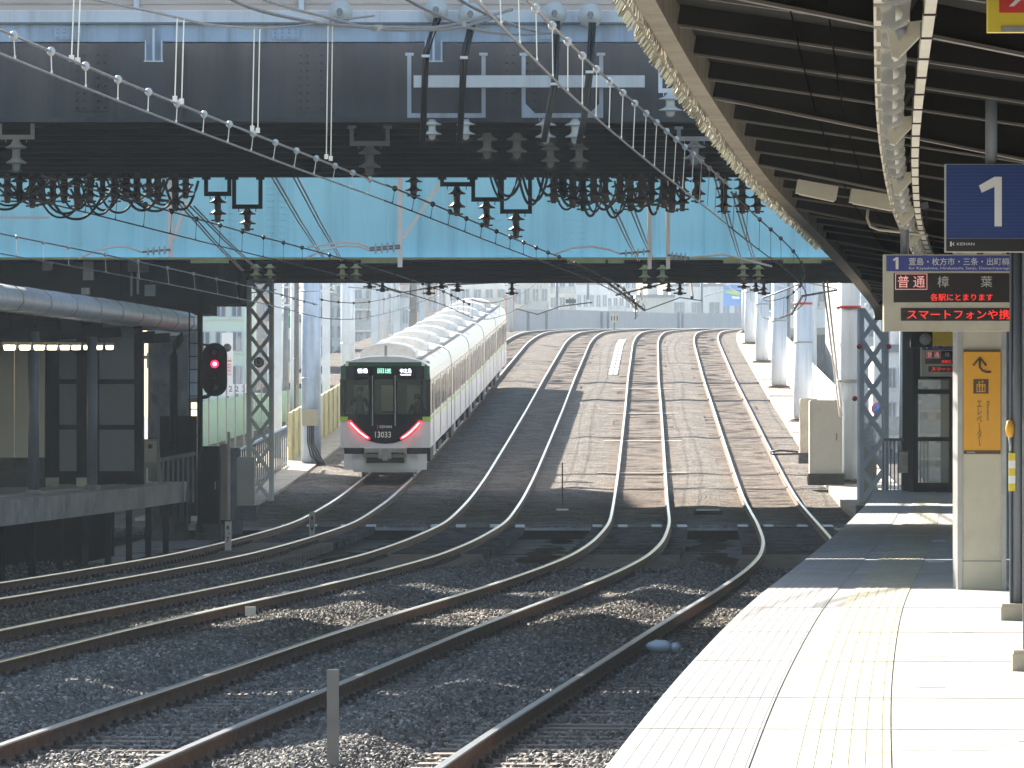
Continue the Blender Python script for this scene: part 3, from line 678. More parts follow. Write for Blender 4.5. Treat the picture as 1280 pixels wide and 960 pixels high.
b = MB(); b.bb(-46, 26, 64.35, 64.65, B1+.855, B1+1.06, "lightblue"); b.bb(-46, 26, 64.30, 64.6, B1+1.07, B1+1.21, "paleblue"); b.bb(-46, 26, 64.28, 64.35, B1+1.055, B1+1.075, "fenceblue")
for x in rows(-46, 26, 3.05): b.bb(x-.11, x+.11, 64.335, 64.35, B1+.86, B1+1.05, "lightblue")
b.build("cable_beam", t, True)
for x in (-5.1, -2.6, .35, 1.75, 3.6):
    b = MB(); b.bb(x-.16, x+.16, 64.325, 64.335, B1+.88, B1+1.03, "lightblue")
    for q in (-.12, -.04, .04, .12):
        for z in (.91, .96, 1.0): b.lathe([(.012, 64.31), (.012, 64.325)], (x+q, 0, B1+z), "lightblue", 'Y', 6)
    b.build("splice_plate", t, True)
for x in (-4.9, -2.3, .1, 2.3):
    b = MB(); b.bb(x-.2, x+.2, YN-.012, YN, B1+.1, B1+.8, "websteel")
    for q in (-.16, -.08, .08, .16):
        for k in range(8): b.lathe([(.014, YN-.024), (.014, YN-.012)], (x+q, 0, B1+.14+k*.088), "websteel", 'Y', 6)
    b.build("web_splice", t, True)
for i, x in enumerate((-24, -4.11, -.9, 2.9, 6.4)):
    b = MB(); b.bb(x-.10, x+.10, 64.30, 64.34, B1+.63, B1+.86, "lightblue"); b.bb(x-.012, x+.012, 64.2, 64.3, B1+.63, B1+1.0, "paleblue"); b.bb(x-.10, x-.085, 64.2, 64.3, B1+.63, B1+.86, "paleblue"); b.bb(x+.085, x+.10, 64.2, 64.3, B1+.63, B1+.86, "paleblue"); b.bb(x-.11, x+.11, 64.2, 64.32, B1+.615, B1+.63, "paleblue"); b.build("beam_bracket", t, True)
b = MB()
for k in range(70):
    z = B1+1.22+k*.09; m_ = "siding" if (k//4) % 3 else "sidingpeach"; b.bb(-46, 26, 64.42, 64.45, z, z+.075, m_); b.bb(-46, 26, 64.40, 64.43, z+.072, z+.09, "galv")
b.build("siding", t, True)
b = MB()
for x in rows(-46, 26, 1.9): b.bb(x-.03, x+.03, 64.34, 64.40, B1+1.22, B1+7.6, "paleblue")
b.build("siding_post", t, True)
b = MB(); b.bb(-46, 26, YF-.02, YF, B1, B1+.9, "darksteel"); b.build("far_girder", t, True)
for x, lab in ((-24.5, "left"), (16.5, "right")):
    b = MB(); b.bb(x-.8, x+.8, 67, 79, -1.4, B1-.9, "conc_dark"); b.bb(x-1.2, x+1.2, 65.6, 80.6, B1-.9, B1-.05, "conc_dark"); tag(b.build("overpass_pier"), "concrete pier of the nearest overpass on its %s side" % lab, "pier")
# two added decks behind it, unseen, placed to cast strips of shade on the tracks
for (ya, yb, zb, ht, lab) in ((93.2, 97.5, 7.1, 8.9, "narrow steel deck added unseen behind the nearest overpass for its shade"), (104, 121, 8.7, 10.2, "steel deck added unseen between the dark and the blue overpass for its shade")):
    t = thing("shade_deck" if ya < 100 else "overpass", lab, "shade_deck" if ya < 100 else "overpass", (0, ya, zb))
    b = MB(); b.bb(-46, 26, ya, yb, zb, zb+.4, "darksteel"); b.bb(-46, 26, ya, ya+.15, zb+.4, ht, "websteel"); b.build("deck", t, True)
    b = MB()
    for x in (-26, 15.5): b.bb(x-.5, x+.5, ya+1, yb-1, -1.4, zb, "conc_dark")
    b.build("pier", t, True)

# ============================================================ OVERPASS 2 (sky blue girder)
B2 = 3.82+CZ; YB = 140.5
t = thing("overpass", "sky blue plate girder overpass crossing behind the dark one", "overpass", (0, YB, B2))
b = MB(); b.bb(-42, 8.0, YB, YB+.05, B2+.06, B2+4.4, "bluegirder"); b.build("girder", t, True)
b = MB(); b.bb(-42, 8.05, YB-.22, YB+.2, B2, B2+.06, "bluegirder"); b.bb(-42, 8.05, YB-.235, YB-.222, B2+.005, B2+.055, "olive"); b.build("bottom_flange", t, True)
b = MB()
for x in (-40, -34, -28, -21.5, -15.4, -9.6, -2.3, 4.85): b.bb(x-.012, x+.012, YB-.07, YB, B2+.06, B2+4.4, "bluegirder")
b.build("stiffener", t, True)
for x in (-7.2, -5.9, -.2, 1.6):
    b = MB(); b.bb(x-.25, x+.25, YB-.02, YB, B2+.1, B2+3.6, "bluegirder")
    for q in (-.2, -.1, .1, .2):
        for k in range(20): b.lathe([(.02, YB-.035), (.02, YB-.02)], (x+q, 0, B2+.2+k*.16), "bluegirder", 'Y', 6)
    b.build("splice_plate", t, True)
b = MB(); b.bb(-42, 26, YB+1.6, 166, B2+1.0, B2+1.5, "darksteel")
for Y in rows(YB+1.5, 165.8, 2.7): b.bb(-42, 26, Y-.03, Y+.03, B2+.07, B2+1.0, "darksteel"); b.bb(-42, 26, Y-.2, Y+.2, B2, B2+.07, "darksteel")
for x in range(-40, 26, 4): b.bb(x-.1, x+.1, YB+1.6, 165, B2+.3, B2+.7, "darksteel")
b.bb(8.05, 26, YB, YB+.3, B2, B2+3, "darksteel"); b.build("deck", t, True)
b = MB(); b.bb(-42, 26, 142, 165, B2+4.4, 26, "bldgray"); b.build("shade_hall", t, True)  # unseen hall added on top so its shade covers the tracks
b = MB()
for px in (262, 475, 733, 770, 928, 1003):
    p = P(px, 328, YB-.3); b.box((p.x, YB-.25, B2-.05), (.95 if px != 770 else .4, .25, .09), "olive")
b.build("clamp_plate", t, True)
# concrete piers under it, left
t = thing("overpass_pier", "round concrete pier with a flared capital behind the left platform", "pier", P(205, 640, 141))
p = P(205, 400, 141)
b = MB(); zt = P(0, 395, 141).z
b.lathe([(.52, -1.2), (.50, zt-.55), (.52, zt-.45)], (p.x+.1, 141, 0), "conc_dark", n=20); b.build("shaft", t, True)
b = MB(); b.prism([(p.x-.32, zt-.5), (p.x+.52, zt-.5), (p.x+.75, zt-.1), (p.x+.75, zt+.05), (p.x-.55, zt+.05), (p.x-.55, zt-.1)], 140.4, 141.8, "concrete"); b.build("capital", t, True)
t = thing("overpass_bearing", "black steel bearing frame under the left end of the blue overpass", "bearing frame", P(200, 370, 142))
b = MB(); 
for (x0, x1, y0, y1, m_) in ((-200, 150, 326, 372, "darksteel"), (60, 262, 345, 392, "darksteel"), (150, 272, 326, 356, "darksteel"), (262, 300, 352, 380, "darksteel"), (286, 300, 340, 372, "darksteel")):
    p0, p1 = P(x0, y0, 142.4), P(x1, y1, 142.4); b.bb(p0.x, p1.x, 142.4+random.uniform(0, .3), 146, p1.z, p0.z, m_)
b.build("block", t, True)
for (x0, x1, y0, y1, m_) in ((53, 66, 326, 338, "galv"), (104, 117, 326, 350, "galv"), (160, 185, 326, 340, "postgray"), (163, 166, 341, 370, "graypaint"), (171, 174, 341, 368, "graypaint"), (181, 194, 356, 370, "graypaint"), (102, 112, 360, 368, "galv")):
    p0, p1 = P(x0, y0, 142.2), P(x1, y1, 142.2); b = MB(); b.bb(p0.x, p1.x, 142.1, 142.35, p1.z, p0.z, m_); b.build("bracket", t, True)
# ============================================================ INSULATORS
def sheds(n, r, L, r0=None):
    r0 = r0 or r*.38; out = [(r0*.8, 0)]
    for i in range(n):
        z = -L*(i+.15)/n; out += [(r0, z), (r*.55, z-L/n*.18), (r, z-L/n*.36), (r*.98, z-L/n*.44), (r*.45, z-L/n*.40), (r0, z-L/n*.6)]
    return out+[(r0*.9, -L), (r0*.5, -L-.02)]
def hang(name, lab, px, py, fw, fh, L, rad, Y, mf, mi_, grp=None, n=2, gusset=False):
    s = Y/F; c = P(px, py, Y); c.z = max(c.z, P(px, py, Y).z)
    t = thing(name, lab, "insulator", c, 0, grp); fw *= s; fh *= s; rad *= s; bt = (9 if Y < 65 and fw > 1 else 5)*s; L *= s
    if fw:
        b = MB()
        b.bb(-fw/2, -fw/2+bt, 0, bt, -fh, 0, mf); b.bb(fw/2-bt, fw/2, 0, bt, -fh, 0, mf); b.bb(-fw/2+bt, fw/2-bt, 0, bt, -fh, -fh+bt*1.1, mf)
        b.bb(-fw/2-bt*.5, fw/2*0-fw/2+bt*1.6, -.01, bt+.01, -bt*.7, 0, mf)
        b.bb(fw/2-bt*1.6, fw/2+bt*.5, -.01, bt+.01, -bt*.7, 0, mf)
        if gusset:
            for q in (-1, 1): b.prism([(q*(fw/2-bt), -fh+bt), (q*(fw/2-bt*3.5), -fh+bt), (q*(fw/2-bt), -fh+bt*3.5)], .005, bt-.005, mf)
        for q in (-.28, .28): b.bb(q*fw-.5*s, q*fw+.5*s, bt*.3, bt*.6, -fh-4*s, -fh, mf)
        b.build("frame", t)
    if not L: return t
    b = MB(); b.lathe(sheds(n, rad, L), (0, bt/2, -fh), mi_, n=16); b.build("insulator_body", t)
    b = MB(); b.bb(-3*s, 3*s, bt/2-.02, bt/2+.02, -fh-L-4*s, -fh-L+1*s, "insul_dark"); b.bb(-8*s, 8*s, bt/2-.015, bt/2+.015, -fh-L-2.5*s, -fh-L-.5*s, "insul_dark"); b.build("wire_clamp", t)
# black silhouettes along the far edge
Yk = YF-.3; yb = 221
for px, fw, fh, L, lab in ((309, 38, 40, 27, "black insulator in the tall square frame, leftmost over the signal gantry gap"), (272, 34, 24, 32, "black insulator in a low frame right of the jumper cable cluster"),
    (571, 42, 12, 36, "black insulator in the shallowest frame of the three stepped frames"), (608, 38, 31, 31, "black insulator in the middle of the three stepped frames"), (645, 40, 46, 30, "black insulator in the deepest of the three stepped frames")):
    hang("hanging_insulator", lab, px, yb, fw, fh, L-3, 11, Yk, "black", "insul_dark", "black insulators in frames under the dark overpass")
hang("hanging_insulator", "small frameless black insulator left of the three stepped frames", 517, yb, 0, 0, 22, 11, Yk, "black", "insul_dark")
for i, px in enumerate((9, 40, 52, 80, 112, 143, 171, 197, 219)):
    hang("hanging_insulator", "black insulator behind the left jumper cables, %s from the left picture edge" % ORD[i], px, yb-5, 0, 0, random.choice((34, 40, 44)), 11.5, Yk-.5+random.uniform(-.6, .5), "black", "insul_dark", "black insulators above the left jumper cables", n=3)
for i, px in enumerate((692, 716, 742, 775, 802, 830, 840)):
    hang("hanging_insulator", "black insulator behind the right jumper cables, %s of that row from the left" % ORD[i], px, yb-5, 0, 0, random.choice((34, 40, 46)), 11.5, Yk-.5+random.uniform(-.6, .5), "black", "insul_dark", "black insulators above the right jumper cables", n=3)
for i, px in enumerate((905, 928, 947)):
    hang("hanging_insulator", "black insulator next to the canopy gutter, %s of three" % ORD[i], px, yb-2, 0, 0, 44, 11, Yk-.5, "black", "insul_dark", "black insulators by the canopy gutter", n=4)
# grey-blue framed ones at the near face
hang("insulator_frame", "left pale blue rectangular frame on the dark overpass girder", 558, 66, 98, 81, 0, 13, 64.9, "frameblue", "insul_white")
c = P(540, 150, 64.9)
hang("hanging_insulator", "white double disc insulator under the left pale blue frame", 540, 149, 0, 0, 24, 12, 64.95, "lightblue", "insul_white")
hang("hanging_insulator", "white double disc insulator at the right foot of the left pale blue frame", 582, 149, 0, 0, 24, 12, 64.95, "lightblue", "insul_white")
hang("insulator_frame", "right pale blue frame with corner gussets on the dark girder", 703, 66, 102, 81, 0, 12, 64.9, "frameblue", "insul_white", gusset=True)
for i, (px, py, Y, rad) in enumerate(((609, 166, 67, 13), (646, 166, 67, 13), (682, 148, 64.95, 13), (719, 148, 64.95, 13), (688, 178, 67.5, 12), (724, 178, 67.5, 12))):
    hang("hanging_insulator", "dim disc insulator under the white crossbar, %s of its group from the left" % ORD[i], px, py, 0, 0, 30, rad, Y, "lightblue", "insul_white" if i in (2, 3) else "graypaint", "disc insulators under the pale frames")
hang("hanging_insulator", "dim grey insulator in a frame at the left picture edge under the overpass", 20, 150, 46, 24, 38, 13, 66, "graypaint", "graypaint")
hang("hanging_insulator", "dim grey insulator in a small frame left of the pale blue frames", 462, 157, 50, 25, 34, 14, 67, "postgray", "postgray")
hang("hanging_insulator", "white insulator hanging from a pale box beside the gutter", 838, 80, 30, 36, 28, 15, 63, "paleblue", "insul_white")
hang("hanging_insulator", "bluish insulator in a small frame just below the pale box near the gutter", 868, 158, 44, 18, 28, 14, 67, "lightblue", "lightblue", n=2)
b = MB(); b.bb(P(517, 0, 64.7).x, P(806, 0, 64.7).x, 64.72, 64.8, P(0, 109, 64.7).z, P(0, 94, 64.7).z, "paleblue")
tag(b.build("crossbar"), "long white crossbar joining the pale blue insulator frames", "crossbar")
for i, (px, py) in enumerate(((425, 15), (545, 13), (588, 18), (693, 17), (738, 19))):
    c = P(px, py, 64.0); t = thing("disc_insulator", "round pale glass disc insulator on the overpass beam, %s of five from the left" % ORD[i], "insulator", c, 0, "disc insulators on the pale blue beam")
    b = MB(); r = 15.5*64/F
    b.lathe([(.02, .16), (r*.5, .15), (r, .1), (r, .08), (r*.85, .06), (r*.85, .03), (r*.7, .02), (r*.7, -.02), (r*.5, -.03), (r*.5, -.07), (r*.3, -.08), (.02, -.1)], (0, 0, 0), "insul_white", 'Y', 24, False); b.build("disc", t)
    b = MB(); b.lathe([(.035, -.14), (.03, -.1)], (0, 0, 0), "graypaint", 'Y', 8); b.bb(-.02, .02, -.2, -.13, -.05, .03, "graypaint"); b.build("cap", t)
# white / yellow ones below overpass 2
for i, (px, py, m_, L) in enumerate(((320, 330, "olive", 18), (337, 330, "olive", 18), (428, 330, "olive", 18), (445, 330, "olive", 18), (806, 331, "olive", 20), (828, 331, "olive", 20), (929, 331, "olive", 18), (948, 331, "olive", 18))):
    hang("hanging_insulator", "olive insulator under the blue girder, %s from the left" % ORD[i], px, py, 0, 0, L, 7.5, YB-.6, "olive", m_, "olive insulators under the blue girder")
for i, px in enumerate((462, 478, 536, 552, 572, 640, 812, 836, 850, 930, 945, 955)):
    hang("hanging_insulator", "small black insulator against the bright gap under the blue overpass, %s from the left" % ORD[i], px, 343, 0, 0, 14+(i % 3)*4, 5, 164+(i % 2), "black", "insul_dark", "small black insulators in the bright gap", n=3)
# more of them a little nearer, overlapping the first rows
for i, px in enumerate((24, 66, 96, 128, 158, 186, 232)):
    hang("hanging_insulator", "dark insulator in the nearer left row between the cable loops, %s from the left" % ORD[i], px, yb-3, 0, 0, random.choice((26, 32, 38)), random.choice((9, 10.5, 12)), Yk-1.5+random.uniform(-.6, .5), "black", random.choice(("insul_dark", "black")), "nearer row of dark insulators, left cluster", n=random.choice((2, 3)))
for i, px in enumerate((704, 729, 757, 788, 815, 853, 872)):
    hang("hanging_insulator", "dark insulator in the nearer right row between the cable loops, %s from the left" % ORD[i], px, yb-3, 0, 0, random.choice((26, 32, 42)), random.choice((9, 10.5, 12)), Yk-1.5+random.uniform(-.6, .5), "black", random.choice(("insul_dark", "black")), "nearer row of dark insulators, right cluster", n=random.choice((2, 3)))
# jumper cable loops
def loop(x0, x1, ytop, ybot, Y, lab, n=1, grp=None, m="blackrubber", r=.021):
    b = MB()
    for k in range(n):
        o_ = k*5; pts = []
        for i in range(15):
            u = i/14; x = x0+o_+(x1-x0)*u; y = ytop+(ybot-ytop-k*5)*(1-abs(2*u-1)**2.3)
            pts.append(P(x, y, Y+k*.15))
        b.tube(pts, r*random.uniform(.8, 1.1), m, 6)
    return tag(b.build("jumper_cable"), lab, "cable", grp)
LL = [(-30, 42, 222, 262, 2), (-10, 60, 224, 248, 2), (40, 112, 222, 272, 2), (72, 118, 224, 262, 1), (60, 130, 240, 274, 1), (100, 150, 222, 268, 2), (120, 176, 228, 266, 1), (150, 205, 224, 263, 2), (165, 222, 240, 264, 1), (205, 248, 226, 262, 1), (8, 84, 230, 256, 2), (88, 140, 236, 258, 1), (132, 196, 222, 252, 2), (176, 236, 230, 256, 2)]
for i, (a0, a1, y0, y1, n) in enumerate(LL): loop(a0, a1, y0, y1, Yk-.8+.1*i, "black jumper cable loop in the left cluster, %s from the left" % ORD[i], n, "black jumper cables of the left cluster")
RL = [(612, 648, 218, 250, 2), (648, 680, 218, 256, 2), (672, 700, 222, 244, 1), (690, 726, 222, 262, 2), (724, 752, 222, 270, 2), (750, 784, 222, 272, 2), (784, 812, 222, 264, 2), (806, 828, 222, 268, 1), (826, 846, 222, 264, 1), (700, 760, 226, 256, 1), (738, 772, 230, 262, 2), (768, 800, 226, 258, 2), (796, 840, 228, 256, 1), (840, 872, 222, 250, 2)]
for i, (a0, a1, y0, y1, n) in enumerate(RL): loop(a0, a1, y0, y1, Yk-.8+.1*i, "black jumper cable loop in the right cluster, %s from the left" % ORD[i], n, "black jumper cables of the right cluster")
for i, pts in enumerate((((545, 22), (530, 70), (527, 178)), ((588, 28), (578, 72), (573, 178)), ((693, 26), (691, 105), (683, 150), (678, 178)), ((738, 28), (735, 90), (728, 150), (722, 180)))):
    b = MB()
    for k in (0, 5): b.tube([P(x+k*(1-.6*j/len(pts)), y, 63.8) for j, (x, y) in enumerate(pts)], .022, "blackrubber", 8)
    b.box(P(pts[1][0]+2, pts[1][1], 63.76), (.09, .06, .03), "white")
    tag(b.build("drop_cable"), "pair of black drop cables below a disc insulator, %s from the left" % ORD[i], "cable", "black drop cables")

# ============================================================ CATENARY
def wire(name, pts, r, m, parent): return MB().tube(pts, r, m, 5).build(name, parent, True)
def overhead(u, ya, yb, mh, lab, con=5.1, dstep=2.2, balls=True, drop=.012, dark=False, stag=.15):
    t = thing("overhead_line", lab, "overhead line", U(u, (ya+yb)/2, con))
    YY = rows(ya, yb, 2.2); mm = "wiredark" if dark else "wire"
    sg = lambda Y: stag*math.sin(Y/14.)
    wire("contact_wire", [U(u+sg(Y), Y, con) for Y in YY], .010, mm, t)
    f = (lambda Y: mh(Y)) if callable(mh) else (lambda Y: mh)
    wire("messenger_wire", [U(u+sg(Y)*.8, Y, con+f(Y)) for Y in YY], .012, mm, t)
    n = 0; Y = ya+1
    while Y < yb and n < 60:
        b = MB(); p, q = U(u+sg(Y), Y, con), U(u+sg(Y)*.8, Y, con+f(Y)); b.tube([p, q], .004, mm, 4)
        if balls: b.lathe([(.01, -.035), (.03, -.015), (.033, .01), (.02, .03), (.01, .035)], q, "insul_dark" if dark else "insul_white", n=8)
        b.box(p+Vector((0, 0, .015)), (.014, .03, .03), mm); b.build("dropper", t, True); Y += dstep*(1 if Y < 90 else 1.6); n += 1
    return t
overhead(T[3], 30, 66, .17, "bright twin overhead wires sweeping down from the top left corner", dstep=1.75)
overhead(T[3], 66, 138, .18, "overhead wires with dark beads in front of the blue girder, over the third track", dark=True, dstep=2.3)
overhead(T[3], 139, 380, .45, "far overhead wires over the third track up the slope", dark=True, dstep=8, balls=False)
overhead(T[4], 26, 74, lambda Y: .38+.004*(Y-40), "bright overhead wires with hanging loops over the rightmost track", dstep=1.9)
overhead(T[4], 74.5, 138, .45, "overhead wires passing the canopy gutter in front of the blue girder", dark=True, dstep=4)
overhead(T[4], 139, 380, .5, "far overhead wires over the rightmost track up the slope", dark=True, dstep=9, balls=False)
overhead(T[2], 66, 138, .30, "overhead wires with beads over the second track, left half of the blue girder", dark=True, dstep=2.4)
overhead(T[2], 139, 380, .45, "far overhead wires over the second track up the slope", dark=True, dstep=8, balls=False)
overhead(T[1], 80, 138, .30, "overhead wires over the leftmost track, low in front of the blue girder", dark=False, dstep=2.4)
overhead(T[1], 139, 380, .45, "far overhead wires above the train roof", dark=True, dstep=5, balls=True)
# upper messenger of the third track with long hangers
t = thing("suspension_wire", "bright sagging wire across the pale beam with long thin hangers", "wire", P(320, 33, 52))
up = lambda Y: float(np.interp(Y, [38, 43, 46.7, 50, 53, 56, 60, 63.6], [3.05, 3.19, 3.34, 3.46, 3.63, 3.85, 4.2, 4.5]))
pts = [U(T[3], Y_, CZ+up(Y_), 0) if 0 else Vector((U(T[3], Y_).x, Y_, CZ+up(Y_))) for Y_ in rows(38, 63.6, 1.2)]
wire("suspension_strand", pts, .012, "wire", t)
for i, Y in enumerate((42.6, 42.9, 48.1, 48.5, 53.1, 53.5, 59.0, 59.4)):
    q = U(T[3], Y, 5.1+.19); b = MB(); p = Vector((q.x+.02, Y, CZ+up(Y))); b.tube([p, q], .0055, "wire", 4); b.box(q, (.04, .03, .05), "wire"); b.build("hanger_wire", t, True)
for i, (pts, lab) in enumerate((([(250, -25), (290, 0), (340, 17), (420, 31), (520, 35), (560, 32), (610, 20), (640, 12)], "upper left thick sagging cable at the top, ending near the disc insulators"),
    ([(270, -30), (330, 0), (400, 20), (470, 36), (540, 37), (570, 35), (620, 22)], "thick cable sagging across the pale beam, lower left one"),
    ([(470, -30), (510, 0), (555, 22), (600, 38), (650, 43), (700, 40)], "thick cable sagging from the top centre to the middle disc insulators"),
    ([(540, -30), (575, 0), (625, 25), (665, 38), (700, 41)], "thick cable just right of the top centre sagging to the right discs"))):
    b = MB(); P2 = [P(x, y, 50+13*min(1, max(0, (x-250)/450))) for x, y in pts]; sm_ = []
    for j in range(len(P2)-1):
        a0, a1, a2, a3 = P2[max(0, j-1)], P2[j], P2[j+1], P2[min(len(P2)-1, j+2)]
        for k in range(4):
            u = k/4; sm_.append(.5*((2*a1)+(-a0+a2)*u+(2*a0-5*a1+4*a2-a3)*u*u+(-a0+3*a1-3*a2+a3)*u**3))
    b.tube(sm_+[P2[-1]], .018, "wire", 7); b.box(sm_[len(sm_)//2], (.09, .04, .05), "galv"); tag(b.build("feeder_cable"), lab, "cable")
# feeder pairs running from overpass 1 to overpass 2
for i, (xa, xb, ya, yb_) in enumerate(((340, 403, 222, 322), (367, 426, 222, 326), (224, 302, 255, 338), (238, 322, 258, 338), (765, 797, 262, 326), (788, 814, 262, 322), (893, 926, 222, 330), (915, 943, 240, 330))):
    b = MB()
    for k in (0, 5): b.tube([P(xa+k, ya, 80.5), P(xa+(xb-xa)*.52+k*.8, ya+(yb_-ya)*.55, 100), P(xb+k*.5, yb_, 139.6)], .013, "blackrubber", 5)
    tag(b.build("feeder_cable"), "doubled dark feeder cable slanting across the blue girder, %s from the left" % ORD[[2, 3, 0, 1, 4, 5, 6, 7][i]], "cable", "feeder pairs across the blue girder")
# drop posts with registration arms
def post(px, ytop, ybot, Y, w_, lab, arm=None, brace=None):
    t = thing("wire_support", lab, "wire support", P(px, ybot, Y)); b = MB(); s = Y/F
    b.bar(P(px, ytop, Y), P(px, ybot, Y), w_*s, w_*s, "white"); b.build("drop_post", t, True)
    if brace: b = MB(); b.bar(P(*brace[:2], Y), P(*brace[2:], Y), .05, .06, "white"); b.build("brace", t, True)
    for a_ in arm or ():
        b = MB(); b.tube([P(x, y, Y-.05) for x, y in a_], .02, "white", 6); b.build("arm", t, True)
        x, y = a_[-1]; dx = 1 if px > x else -1; b = MB(); c0, c1 = Vector(P(x, y, Y-.05)), Vector(P(px, y-3, Y-.05)); n = 5
        b.tube([c0, c1], .02, "graypaint", 6)
        for k in range(1, n): p = c0.lerp(c1, k/n); b.lathe([(.02, -.02), (.075, -.005), (.075, .005), (.02, .02)], p, "insul_white", 'X', 10)
        b.build("arm_insulator", t, True)
post(213, 180, 321, 95, 6, "white drop post left of the signal with a brace and curved arm", arm=[[(98, 323), (118, 314), (143, 308), (160, 309), (178, 315)], [(150, 300), (168, 290), (185, 281)]][:1], brace=(233, 250, 217, 300))
post(500, 180, 334, 95, 6, "pale drop post with slanting brace in the middle of the blue girder", arm=[[(384, 309), (405, 306), (430, 302), (450, 304), (462, 310)], [(384, 322), (405, 312), (430, 307), (450, 308), (462, 313)]], brace=(552, 226, 504, 298))
post(812, 180, 336, 98, 5, "left one of two pale drop posts standing close together", arm=[[(692, 318), (715, 310), (740, 308), (762, 312), (775, 317)]])
post(835, 180, 336, 98, 5, "right one of two pale drop posts standing close together", arm=[[(965, 333), (930, 324), (905, 318), (880, 320), (862, 322)]])
for x0, y0, x1, y1, lab in ((0, 272, 62, 272, "short white bar at the left edge in front of the blue girder"), ):
    b = MB(); b.bar(P(x0, y0, 100), P(x1, y1, 100), .04, .04, "white"); tag(b.build("support_bar"), lab, "bar")
# gantry frame and arms seen in the bright gap under overpass 2
t = thing("catenary_gantry", "dark wire gantry with slanting lattice arm in the bright gap", "gantry", U(-2, 182, 5))
b = MB()
for (x0, y0, x1, y1, r) in ((758, 352, 806, 388, .045), (770, 369, 840, 352, .03), (780, 359, 775, 352, .03), (806, 388, 850, 372, .02), (850, 372, 878, 376, .02), (806, 386, 800, 366, .02), (645, 386, 672, 393, .02), (672, 393, 700, 383, .02), (700, 383, 740, 378, .02), (1003, 370, 1055, 361, .035), (1055, 361, 1072, 366, .035), (1003, 370, 990, 392, .045), (990, 392, 975, 397, .03), (460, 352, 500, 366, .03), (500, 366, 560, 356, .02), (560, 356, 640, 352, .03), (320, 355, 360, 352, .02), (345, 362, 300, 368, .02), (300, 368, 262, 372, .02), (865, 372, 862, 350, .06)):
    b.tube([P(x0, y0, 176), P(x1, y1, 178)], r, "wiredark", 5)
b.build("arm", t, True)
b = MB(); b.bar(U(-13.2, 180, 7.3), U(6.4, 180, 7.3), .3, .35, "galv"); b.build("crossbeam", t, True)
b = MB()
for k in range(9):
    p = P(760, 354, 176).lerp(P(806, 388, 177), k/9); b.bar(p, p+Vector((.10, 0, .09)), .02, .02, "wiredark")
b.build("lattice", t, True)
# ============================================================ TRAIN
def rot_on_track(u, Y):
    p, q = U(u, Y), U(u, Y+18.2); d = (q-p).normalized()
    y_ = d; x_ = y_.cross(Vector((0, 0, 1))).normalized(); z_ = x_.cross(y_)
    m = Matrix((x_, y_, z_)).transposed().to_4x4(); m.translation = p; return m
YT = 172.0
m0 = rot_on_track(T[1], YT)
train = thing("commuter_train", "white and green commuter train with red tail lights on the leftmost track", "train", m0.translation)
train.matrix_basis = m0
HW = 1.39
def carsec(k=1.0):
    return [(-HW*k, .98), (-HW*k, 3.05), (-HW*k*.985, 3.32), (-HW*.93*k, 3.52), (-HW*.78*k, 3.66), (-HW*.4*k, 3.77), (0, 3.80), (HW*.4*k, 3.77), (HW*.78*k, 3.66), (HW*.93*k, 3.52), (HW*.985*k, 3.32), (HW*k, 3.05), (HW*k, .98)]
CL = 18.3
